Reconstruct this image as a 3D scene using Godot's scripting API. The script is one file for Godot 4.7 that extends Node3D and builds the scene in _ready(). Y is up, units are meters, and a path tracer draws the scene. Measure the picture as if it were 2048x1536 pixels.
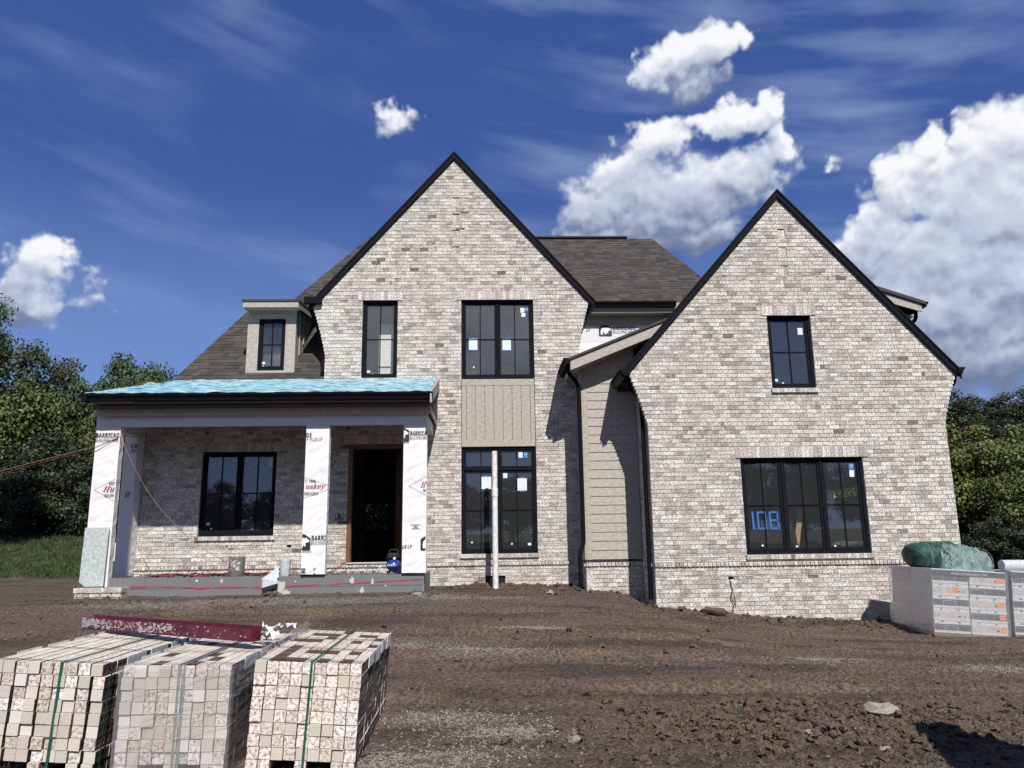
extends Node3D
# A brick house under construction. x to the right, y up, the camera looks along -z; house fronts lie at z = -depth.

const COURSE := 0.0794
const BRICK := 0.203
var rng := RandomNumberGenerator.new()
var M := {}
var house: Node3D
var brick_meshes := []
var brick_nodes := 0
var shingle_nodes := 0


class MB:
	# collects triangles: faces are given counter-clockwise as seen from outside
	var v := PackedVector3Array()
	var n := PackedVector3Array()
	var c := PackedColorArray()
	var col := Color(1, 1, 1)

	func tri(a: Vector3, b: Vector3, d: Vector3) -> void:
		var nn := (b - a).cross(d - a).normalized()
		v.append(a); v.append(d); v.append(b)
		for i in 3:
			n.append(nn); c.append(col)

	func quad(a: Vector3, b: Vector3, d: Vector3, e: Vector3) -> void:
		var nn := (b - a).cross(e - a)
		if nn.length_squared() < 1e-16:
			nn = (d - b).cross(a - b)
		nn = nn.normalized()
		v.append(a); v.append(d); v.append(b); v.append(a); v.append(e); v.append(d)
		for i in 6:
			n.append(nn); c.append(col)

	func quadn(a: Vector3, b: Vector3, d: Vector3, e: Vector3, na: Vector3, nb: Vector3, nd: Vector3, ne: Vector3) -> void:
		v.append(a); v.append(d); v.append(b); v.append(a); v.append(e); v.append(d)
		n.append(na); n.append(nd); n.append(nb); n.append(na); n.append(ne); n.append(nd)
		for i in 6:
			c.append(col)

	func box(lo: Vector3, hi: Vector3, xf := Transform3D.IDENTITY) -> void:
		var p := []
		for i in 8:
			p.append(xf * Vector3(hi.x if i & 1 else lo.x, hi.y if i & 2 else lo.y, hi.z if i & 4 else lo.z))
		quad(p[4], p[5], p[7], p[6]); quad(p[1], p[0], p[2], p[3])
		quad(p[0], p[4], p[6], p[2]); quad(p[5], p[1], p[3], p[7])
		quad(p[6], p[7], p[3], p[2]); quad(p[0], p[1], p[5], p[4])

	func bbox(lo: Vector3, hi: Vector3, b: float, xf := Transform3D.IDENTITY) -> void:
		# box with chamfered edges
		var s := hi - lo
		b = minf(b, minf(s.x, minf(s.y, s.z)) * 0.45)
		var f := func(sx, sy, sz, k) -> Vector3:
			var q := Vector3(hi.x if sx else lo.x, hi.y if sy else lo.y, hi.z if sz else lo.z)
			var o := Vector3(-b if sx else b, -b if sy else b, -b if sz else b)
			o[k] = 0.0
			return xf * (q + o)
		for k in 3:
			var a := (k + 1) % 3
			var d := (k + 2) % 3
			for sgn in 2:
				var q := []
				for e in [[0, 0], [1, 0], [1, 1], [0, 1]]:
					var w := [0, 0, 0]
					w[k] = sgn; w[a] = e[0]; w[d] = e[1]
					q.append(f.call(w[0], w[1], w[2], k))
				if sgn: quad(q[0], q[1], q[2], q[3])
				else: quad(q[3], q[2], q[1], q[0])
		for k in 3:   # edges parallel to axis k
			var a := (k + 1) % 3
			var d := (k + 2) % 3
			for sa in 2:
				for sd in 2:
					var w0 := [0, 0, 0]; var w1 := [0, 0, 0]
					w0[a] = sa; w0[d] = sd; w1[a] = sa; w1[d] = sd; w0[k] = 0; w1[k] = 1
					var q := [f.call(w0[0], w0[1], w0[2], a), f.call(w1[0], w1[1], w1[2], a), f.call(w1[0], w1[1], w1[2], d), f.call(w0[0], w0[1], w0[2], d)]
					if (sa + sd) % 2 == 1: quad(q[0], q[1], q[2], q[3])
					else: quad(q[3], q[2], q[1], q[0])
		for i in 8:
			var w := [i & 1, (i >> 1) & 1, (i >> 2) & 1]
			var q := [f.call(w[0], w[1], w[2], 0), f.call(w[0], w[1], w[2], 1), f.call(w[0], w[1], w[2], 2)]
			if (w[0] + w[1] + w[2]) % 2 == 1: tri(q[0], q[1], q[2])
			else: tri(q[2], q[1], q[0])

	func bar(a: Vector3, b: Vector3, w: float, h: float, up := Vector3.UP) -> void:
		# a straight bar from a to b, w wide and h high
		var z := (b - a).normalized()
		if absf(z.dot(up)) > 0.98:
			up = Vector3(0, 0, 1)
		var x := up.cross(z).normalized()
		var y := z.cross(x)
		box(Vector3(-w / 2, -h / 2, 0), Vector3(w / 2, h / 2, (b - a).length()), Transform3D(Basis(x, y, z), a))

	func tube(p: Array, r: float, sides := 8, taper := 1.0, caps := true) -> void:
		var rings := []
		var up := Vector3(0.13, 1, 0.21).normalized()
		for i in p.size():
			var t: Vector3 = ((p[mini(i + 1, p.size() - 1)] as Vector3) - (p[maxi(i - 1, 0)] as Vector3)).normalized()
			if absf(t.dot(up)) > 0.95:
				up = Vector3(1, 0.1, 0.2).normalized()
			var x := up.cross(t).normalized()
			var y := t.cross(x)
			up = y
			var rr: float = r * lerpf(1.0, taper, float(i) / maxf(1.0, p.size() - 1))
			var ring := []
			for k in sides:
				var a := TAU * k / sides
				var d := x * cos(a) + y * sin(a)
				ring.append([(p[i] as Vector3) + d * rr, d])
			rings.append(ring)
		for i in rings.size() - 1:
			for k in sides:
				var k2 := (k + 1) % sides
				var A = rings[i][k]; var B = rings[i][k2]; var C = rings[i + 1][k2]; var D = rings[i + 1][k]
				quadn(A[0], B[0], C[0], D[0], A[1], B[1], C[1], D[1])
		if caps:
			for k in range(1, sides - 1):
				tri(rings[0][0][0], rings[0][k + 1][0], rings[0][k][0])
				tri(rings[-1][0][0], rings[-1][k][0], rings[-1][k + 1][0])

	func prism(poly: PackedVector2Array, xf: Transform3D, depth: float) -> void:
		# polygon in the xy plane of xf, its front at z = 0, its back at z = -depth
		if not Geometry2D.is_polygon_clockwise(poly):
			pass
		else:
			poly = poly.duplicate(); poly.reverse()
		var ix := Geometry2D.triangulate_polygon(poly)
		for k in range(0, ix.size(), 3):
			var a := poly[ix[k]]; var b := poly[ix[k + 1]]; var d := poly[ix[k + 2]]
			if (b - a).cross(d - a) < 0:
				var t := b; b = d; d = t
			tri(xf * Vector3(a.x, a.y, 0), xf * Vector3(b.x, b.y, 0), xf * Vector3(d.x, d.y, 0))
			tri(xf * Vector3(a.x, a.y, -depth), xf * Vector3(d.x, d.y, -depth), xf * Vector3(b.x, b.y, -depth))
		for k in poly.size():
			var a := poly[k]; var b := poly[(k + 1) % poly.size()]
			quad(xf * Vector3(a.x, a.y, -depth), xf * Vector3(b.x, b.y, -depth), xf * Vector3(b.x, b.y, 0), xf * Vector3(a.x, a.y, 0))

	func lathe(prof: Array, sides: int, xf := Transform3D.IDENTITY) -> void:
		for i in prof.size() - 1:
			var p: Vector2 = prof[i]; var q: Vector2 = prof[i + 1]
			var m := Vector2(q.y - p.y, p.x - q.x).normalized()
			for k in sides:
				var a := TAU * k / sides; var b := TAU * (k + 1) / sides
				var da := Vector3(cos(a), 0, -sin(a)); var db := Vector3(cos(b), 0, -sin(b))
				var na := (xf.basis * (da * m.x + Vector3.UP * m.y)).normalized()
				var nb := (xf.basis * (db * m.x + Vector3.UP * m.y)).normalized()
				quadn(xf * (da * p.x + Vector3.UP * p.y), xf * (db * p.x + Vector3.UP * p.y), xf * (db * q.x + Vector3.UP * q.y), xf * (da * q.x + Vector3.UP * q.y), na, nb, nb, na)

	func grid(nu: int, nv: int, f: Callable) -> void:
		# smooth sheet: f(s, t) gives a point
		var p := []
		for j in nv + 1:
			for i in nu + 1:
				p.append(f.call(float(i) / nu, float(j) / nv))
		var w := nu + 1
		var nn := []
		for j in nv + 1:
			for i in nu + 1:
				var dx: Vector3 = p[j * w + mini(i + 1, nu)] - p[j * w + maxi(i - 1, 0)]
				var dy: Vector3 = p[mini(j + 1, nv) * w + i] - p[maxi(j - 1, 0) * w + i]
				var q := dx.cross(dy)
				nn.append(q.normalized() if q.length_squared() > 1e-18 else Vector3.UP)
		for j in nv:
			for i in nu:
				var a := j * w + i
				quadn(p[a], p[a + 1], p[a + w + 1], p[a + w], nn[a], nn[a + 1], nn[a + w + 1], nn[a + w])

	func mesh(m: Material) -> ArrayMesh:
		var ar := []
		ar.resize(Mesh.ARRAY_MAX)
		ar[Mesh.ARRAY_VERTEX] = v; ar[Mesh.ARRAY_NORMAL] = n; ar[Mesh.ARRAY_COLOR] = c
		var o := ArrayMesh.new()
		if v.size():
			o.add_surface_from_arrays(Mesh.PRIMITIVE_TRIANGLES, ar)
			o.surface_set_material(0, m)
		return o


# ---------------------------------------------------------------- nodes
func P(x: float, y: float, d: float) -> Vector3:
	return Vector3(x, y, -d)

func thing(called: String, label: String, category: String, at := Vector3.ZERO, group := "") -> Node3D:
	var o := Node3D.new()
	o.name = called
	add_child(o, true)
	tag(o, label, category, group)
	o.position = at
	return o

func tag(o: Node, label: String, category: String, group := "") -> void:
	o.set_meta("label", label)
	o.set_meta("category", category)
	if group:
		o.set_meta("group", group)

func put(parent: Node, called: String, mesh: Mesh, xf := Transform3D.IDENTITY, kind := "") -> MeshInstance3D:
	var o := MeshInstance3D.new()
	o.name = called
	o.mesh = mesh
	o.transform = xf
	if kind:
		o.set_meta("kind", kind)
	parent.add_child(o, true)
	return o

func part(parent: Node, called: String, b: MB, m: Material, kind := "") -> MeshInstance3D:
	return put(parent, called, b.mesh(m), Transform3D.IDENTITY, kind)

func boxpart(parent: Node, called: String, lo: Vector3, hi: Vector3, m: Material, bev := 0.0) -> MeshInstance3D:
	var b := MB.new()
	var l := Vector3(minf(lo.x, hi.x), minf(lo.y, hi.y), minf(lo.z, hi.z))
	var h := Vector3(maxf(lo.x, hi.x), maxf(lo.y, hi.y), maxf(lo.z, hi.z))
	if bev > 0: b.bbox(l, h, bev)
	else: b.box(l, h)
	return part(parent, called, b, m)

func words(parent: Node, called: String, s: String, face: String, at: Transform3D, w: float, h: float, m: Material, slant := 0.0, bold := false) -> MeshInstance3D:
	# lettering that fills a field w wide and h high whose lower left corner is the origin of at
	var t := TextMesh.new()
	var f := SystemFont.new()
	f.font_names = PackedStringArray([face])
	if bold: f.font_weight = 700
	t.font = f
	t.text = s
	t.font_size = 48
	t.depth = 0.0015
	t.pixel_size = 0.01
	t.curve_step = 1.0
	t.material = m
	var box := t.get_aabb()
	var sx := w / maxf(box.size.x, 0.001)
	var sy := h / maxf(box.size.y, 0.001)
	var b := Basis(Vector3(sx, 0, 0), Vector3(slant * sy, sy, 0), Vector3(0, 0, 1))
	var off := b * Vector3(box.position.x, box.position.y, 0)
	return put(parent, called, t, at * Transform3D(b, -off))

func tone(m: Color, s: float) -> Color:
	return Color(m.r * s, m.g * s, m.b * s)


# ---------------------------------------------------------------- materials
func noise_img(sd: int, freq: float, oct: int, size: int, stops: Array, kind := FastNoiseLite.TYPE_SIMPLEX_SMOOTH, gain := 0.55) -> ImageTexture:
	# seamless noise mapped through colour stops [[position, Color in sRGB], ...]
	var nz := FastNoiseLite.new()
	nz.seed = sd
	nz.noise_type = kind
	nz.frequency = freq
	nz.fractal_octaves = oct
	nz.fractal_gain = gain
	var im := nz.get_seamless_image(size, size)
	im.convert(Image.FORMAT_L8)
	var src := im.get_data()
	var g := Gradient.new()
	g.offsets = PackedFloat32Array(stops.map(func(s): return s[0]))
	g.colors = PackedColorArray(stops.map(func(s): return s[1]))
	var lut := PackedByteArray()
	for i in 256:
		var k := g.sample(i / 255.0)
		lut.append(int(clampf(k.r, 0, 1) * 255)); lut.append(int(clampf(k.g, 0, 1) * 255)); lut.append(int(clampf(k.b, 0, 1) * 255))
	var out := PackedByteArray()
	out.resize(size * size * 3)
	for i in src.size():
		var q := src[i] * 3
		out[i * 3] = lut[q]; out[i * 3 + 1] = lut[q + 1]; out[i * 3 + 2] = lut[q + 2]
	var res := Image.create_from_data(size, size, false, Image.FORMAT_RGB8, out)
	return ImageTexture.create_from_image(res)

func gray(a: float) -> Color:
	return Color(a, a, a)

func mat(called: String, lin: Color, rough := 0.8, tex: Texture2D = null, scale := Vector3.ONE, bump := 0.0, bump_tex: Texture2D = null) -> StandardMaterial3D:
	var m := StandardMaterial3D.new()
	m.resource_name = called
	m.albedo_color = lin.linear_to_srgb()
	m.roughness = rough
	m.vertex_color_use_as_albedo = true
	if tex or bump_tex:
		m.albedo_texture = tex
		m.uv1_triplanar = true
		m.uv1_world_triplanar = true
		m.uv1_scale = scale
		m.uv1_triplanar_sharpness = 4.0
		if bump > 0:
			m.heightmap_enabled = true
			m.heightmap_texture = bump_tex if bump_tex else tex
			m.heightmap_scale = bump
	M[called] = m
	return m

func make_materials() -> void:
	var fine := noise_img(3, 0.06, 4, 512, [[0.2, gray(0.74)], [0.8, gray(1.0)]])
	var soft := noise_img(4, 0.02, 5, 512, [[0.25, gray(0.86)], [0.75, gray(1.0)]])
	var mott := noise_img(5, 0.017, 6, 1024, [[0.22, Color(0.62, 0.605, 0.59)], [0.38, Color(0.79, 0.78, 0.765)], [0.55, Color(0.90, 0.885, 0.87)], [0.72, Color(1, 1, 1)]])
	var speck := noise_img(6, 0.06, 5, 1024, [[0.20, Color(0.5, 0.43, 0.36)], [0.34, Color(0.80, 0.76, 0.70)], [0.5, Color(0.92, 0.90, 0.87)], [0.7, Color(1, 1, 1)]], FastNoiseLite.TYPE_SIMPLEX_SMOOTH, 0.8)
	var patch := noise_img(7, 0.022, 8, 1024, [[0.14, Color(0.36, 0.28, 0.24)], [0.27, Color(0.50, 0.43, 0.38)], [0.36, Color(0.76, 0.71, 0.66)], [0.48, Color(0.90, 0.87, 0.84)], [0.7, Color(1, 1, 1)]], FastNoiseLite.TYPE_SIMPLEX_SMOOTH, 0.85)
	var dirt := noise_img(8, 0.03, 8, 1024, [[0.15, Color(0.58, 0.55, 0.53)], [0.45, Color(0.82, 0.80, 0.78)], [0.60, Color(0.91, 0.90, 0.88)], [0.8, Color(1, 0.99, 0.97)]])
	var dirtb := noise_img(9, 0.045, 6, 1024, [[0.2, gray(0.0)], [0.8, gray(1.0)]])
	var crumple := noise_img(10, 0.008, 5, 512, [[0.2, gray(0.0)], [0.8, gray(1.0)]])
	var blue := noise_img(11, 0.02, 5, 1024, [[0.2, Color(0.16, 0.26, 0.32)], [0.33, Color(0.34, 0.50, 0.58)], [0.40, Color(0.45, 0.65, 0.72)], [0.56, Color(0.52, 0.71, 0.77)], [0.70, Color(0.76, 0.84, 0.85)]])
	var wood := noise_img(12, 0.03, 4, 512, [[0.2, Color(0.72, 0.66, 0.6)], [0.7, Color(1, 1, 1)]])
	var grit := noise_img(13, 0.12, 3, 512, [[0.2, gray(0.6)], [0.8, gray(1.0)]])
	var splat := noise_img(14, 0.02, 5, 512, [[0.58, Color(1, 1, 1)], [0.62, Color(3, 3, 3)]])
	mat("brick", Color(0.90, 0.892, 0.872), 0.9, mott, Vector3(1.5, 1.5, 1.5), 0.12)
	mat("mortar", Color(0.64, 0.605, 0.565), 0.95, fine, Vector3.ONE * 2.0, 0.2)
	mat("pallet_speck", Color(1, 1, 1), 0.92, speck, Vector3.ONE * 2.6, 0.25)
	mat("pallet_patch", Color(1, 1, 1), 0.92, patch, Vector3.ONE * 1.4, 0.25)
	mat("black", Color(0.010, 0.0115, 0.017), 0.75, soft, Vector3.ONE * 1.3)
	M.black.metallic_specular = 0.2
	mat("gutter", Color(0.008, 0.0085, 0.011), 0.75)
	M.gutter.metallic_specular = 0.18
	mat("siding", Color(0.43, 0.395, 0.345), 0.72, soft, Vector3(0.7, 3.0, 0.7), 0.05)
	mat("shingle", Color(1, 1, 1), 0.95, grit, Vector3.ONE * 4.0, 0.12)
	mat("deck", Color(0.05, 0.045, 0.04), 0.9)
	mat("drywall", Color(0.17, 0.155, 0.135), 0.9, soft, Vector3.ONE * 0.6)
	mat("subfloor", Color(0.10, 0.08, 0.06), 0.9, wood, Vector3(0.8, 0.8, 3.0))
	mat("stud", Color(0.42, 0.28, 0.15), 0.8, wood, Vector3(4, 0.7, 4))
	mat("door_wood", Color(0.20, 0.095, 0.04), 0.5, wood, Vector3(5, 0.8, 5))
	mat("wrap", Color(0.72, 0.72, 0.73), 0.6)
	mat("wrap_gray", Color(0.62, 0.64, 0.67), 0.6)
	mat("ink", Color(0.014, 0.014, 0.016), 0.6)
	mat("pink_ink", Color(0.42, 0.075, 0.17), 0.6)
	mat("plum_ink", Color(0.16, 0.06, 0.10), 0.6)
	mat("pink_paint", Color(0.52, 0.030, 0.115), 0.7, fine, Vector3.ONE * 3.0)
	mat("block", Color(0.215, 0.222, 0.228), 0.93, fine, Vector3.ONE * 2.4, 0.2)
	mat("splash", Color(0.66, 0.64, 0.60), 0.9, fine, Vector3.ONE * 5.0, 0.2)
	mat("underlay", Color(1, 1, 1), 0.55, blue, Vector3(0.10, 1.0, 1.1), 0.6)
	mat("pvc", Color(0.78, 0.78, 0.76), 0.35, soft, Vector3(1, 0.6, 1))
	mat("board", Color(0.48, 0.54, 0.53), 0.7, soft, Vector3.ONE * 1.1)
	mat("paper", Color(0.62, 0.70, 0.70), 0.8)
	mat("white", Color(0.78, 0.78, 0.76), 0.7, soft, Vector3.ONE * 2.0)
	mat("foil", Color(0.55, 0.60, 0.63), 0.45, soft, Vector3.ONE * 2.0, 0.5, crumple)
	mat("tape", Color(0.030, 0.13, 0.42), 0.6)
	mat("sticker_blue", Color(0.04, 0.19, 0.50), 0.5)
	mat("bucket", Color(0.15, 0.16, 0.135), 0.5, splat, Vector3.ONE * 1.4)
	mat("compressor_blue", Color(0.008, 0.05, 0.28), 0.3)
	mat("rubber", Color(0.012, 0.012, 0.013), 0.7)
	mat("hose_red", Color(0.14, 0.022, 0.022), 0.6)
	mat("hose_tan", Color(0.22, 0.14, 0.09), 0.6)
	mat("cord_white", Color(0.6, 0.58, 0.5), 0.6)
	mat("strap", Color(0.010, 0.085, 0.058), 0.4)
	mat("strap_gray", Color(0.17, 0.21, 0.19), 0.4)
	mat("steel_red", Color(0.115, 0.014, 0.032), 0.55, noise_img(21, 0.012, 5, 512, [[0.0, Color(0.6, 0.6, 0.6)], [0.55, Color(1, 1, 1)]]), Vector3.ONE * 1.2, 0.2)
	mat("chalk", Color(0.50, 0.46, 0.47), 0.85, fine, Vector3.ONE * 4.0)
	mat("carton", Color(0.60, 0.61, 0.62), 0.7, soft, Vector3.ONE * 2.0)
	mat("carton_print", Color(0.10, 0.105, 0.12), 0.6, fine, Vector3.ONE * 3.0)
	mat("carton_side", Color(0.50, 0.47, 0.43), 0.8, soft, Vector3.ONE * 1.2)
	mat("label_orange", Color(0.72, 0.23, 0.06), 0.6)
	mat("banner", Color(0.040, 0.043, 0.065), 0.5)
	mat("net", Color(0.022, 0.105, 0.075), 0.6, grit, Vector3.ONE * 2.5, 0.3)
	mat("net_pale", Color(0.22, 0.345, 0.32), 0.55, grit, Vector3.ONE * 2.5, 0.3)
	mat("tarp", Color(0.016, 0.018, 0.022), 0.4)
	mat("pallet_wood", Color(0.20, 0.13, 0.075), 0.85, wood, Vector3(1, 6, 6))
	mat("rock", Color(0.36, 0.33, 0.29), 0.95, fine, Vector3.ONE * 3.0, 0.5)
	mat("clod", Color(0.162, 0.119, 0.087), 0.97, dirt, Vector3.ONE * 1.5, 0.8, dirtb)
	mat("gravel", Color(0.36, 0.335, 0.305), 0.95, grit, Vector3.ONE * 6.0)
	mat("ground", Color(1, 1, 1), 0.97, dirt, Vector3.ONE * 0.5, 2.2, dirtb)
	mat("bark", Color(0.085, 0.068, 0.052), 0.95, fine, Vector3(2, 0.6, 2), 1.0)
	mat("toilet_plastic", Color(0.03, 0.12, 0.22), 0.5)
	var g := mat("glass", Color(0.5, 0.6, 0.6), 0.0)
	g.transparency = BaseMaterial3D.TRANSPARENCY_ALPHA
	g.albedo_color.a = 0.012
	g.metallic_specular = 0.5
	var fl := mat("film", Color(0.62, 0.63, 0.65), 0.25)
	fl.transparency = BaseMaterial3D.TRANSPARENCY_ALPHA
	fl.albedo_color.a = 0.15
	var fh := mat("film_thick", Color(0.66, 0.67, 0.69), 0.25)
	fh.transparency = BaseMaterial3D.TRANSPARENCY_ALPHA
	fh.albedo_color.a = 0.22
	for k in ["leaf", "grass"]:
		var l := mat(k, Color(1, 1, 1), 0.62)
		l.backlight_enabled = true
		l.backlight = Color(0.16, 0.20, 0.05)
		l.cull_mode = BaseMaterial3D.CULL_DISABLED


# ---------------------------------------------------------------- sky
# Each cloud: [base elevation, top elevation, then azimuth, elevation, half width, half height of each puff], in degrees.
const CLOUDS := [
	[30.63, 35.24, 16.35, 33.64, 2.69, 1.53, 18.33, 33.83, 2.27, 1.36, 14.53, 33.07, 1.88, 0.94, 16.8, 31.84, 2.29, 1.19, 20.65, 33.99, 0.97, 1.25, 13.51, 32.71, 1.19, 0.63],
	[19.8, 30.98, 20.18, 29.11, 3.07, 1.21, 22.64, 29.67, 1.49, 1.31, 18.28, 28.89, 2.22, 0.97, 12.79, 27.68, 3.09, 1.5, 14.96, 28.13, 2.85, 1.58, 10.57, 26.83, 2.42, 1.43, 11.45, 24.69, 4.78, 2.07, 16.06, 24.61, 4.95, 2.1, 20.21, 25.29, 3.37, 1.49, 22.44, 26.62, 0.99, 1.93, 14.05, 22.9, 4.83, 1.56, 8.87, 24.16, 2.65, 1.68, 16.58, 21.25, 3.27, 1.32, 12.8, 21.23, 4.12, 1.41, 8.99, 22.2, 2.32, 1.42],
	[7.5, 26.59, 33.5, 11.0, 7.0, 2.6, 40.0, 10.0, 7.0, 3.2, 38.44, 24.4, 3.26, 2.19, 36.0, 24.03, 2.03, 1.75, 32.64, 24.01, 1.52, 1.51, 31.01, 22.66, 1.86, 1.71, 33.78, 21.63, 3.06, 2.58, 36.42, 19.93, 3.6, 3.56, 28.86, 20.54, 1.92, 1.77, 27.72, 18.91, 1.88, 1.8, 31.54, 18.08, 4.25, 3.01, 35.82, 15.36, 5.26, 3.66, 32.51, 13.68, 5.38, 3.03, 41.17, 19.92, 3.62, 4.17, 40.57, 14.12, 4.01, 4.03, 29.44, 15.79, 3.54, 2.94, 35.88, 11.57, 4.94, 1.85],
	[12.37, 16.59, 37.05, 15.44, 1.78, 1.15, 38.8, 13.86, 2.16, 1.48],
	[13.2, 19.6, -31.4, 15.2, 3.4, 1.2, -30.79, 17.35, 2.35, 1.7, -30.13, 18.48, 1.21, 0.94, -32.51, 16.06, 1.63, 1.22, -31.09, 16.2, 2.4, 0.87, -34.48, 15.17, 1.55, 1.05],
	[28.5, 32.0, -6.9, 30.5, 1.9, 1.0, -5.6, 30.9, 1.3, 0.8, -7.8, 29.9, 1.2, 0.7],
	[21.92, 26.0, 28.6, 22.56, 1.88, 0.64, 26.24, 25.3, 1.2, 0.5],
]

func cloud_field() -> Array:
	# the clouds of the photograph, and others of the same kinds all the way round
	var all := CLOUDS.duplicate(true)
	var r := RandomNumberGenerator.new()
	r.seed = 77
	for k in 13:
		var az := r.randf_range(48, 150) if k % 2 else r.randf_range(205, 318)
		var el := r.randf_range(9, 42)
		var s := r.randf_range(2.0, 6.5)
		var c := [el - s * 0.9, el + s * 0.9]
		for q in r.randi_range(5, 11):
			c.append(az + r.randfn(0, 1) * s * 1.1)
			var up := r.randf_range(-0.5, 0.6)
			c.append(el + up * s)
			c.append(s * r.randf_range(0.35, 0.85) * (1.2 - up * 0.6))
			c.append(s * r.randf_range(0.25, 0.55))
		all.append(c)
	# the grey bank behind the photographer that the upper panes mirror
	all.append([-14.0, 30.0, 176, 14, 7, 3, 184, 17, 8, 4, 190, 13, 6, 3, 179, 22, 7, 4, 187, 24, 6, 4, 172, 18, 4, 3, 182, 11, 9, 2.5, 193, 19, 5, 4])
	return all

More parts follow.
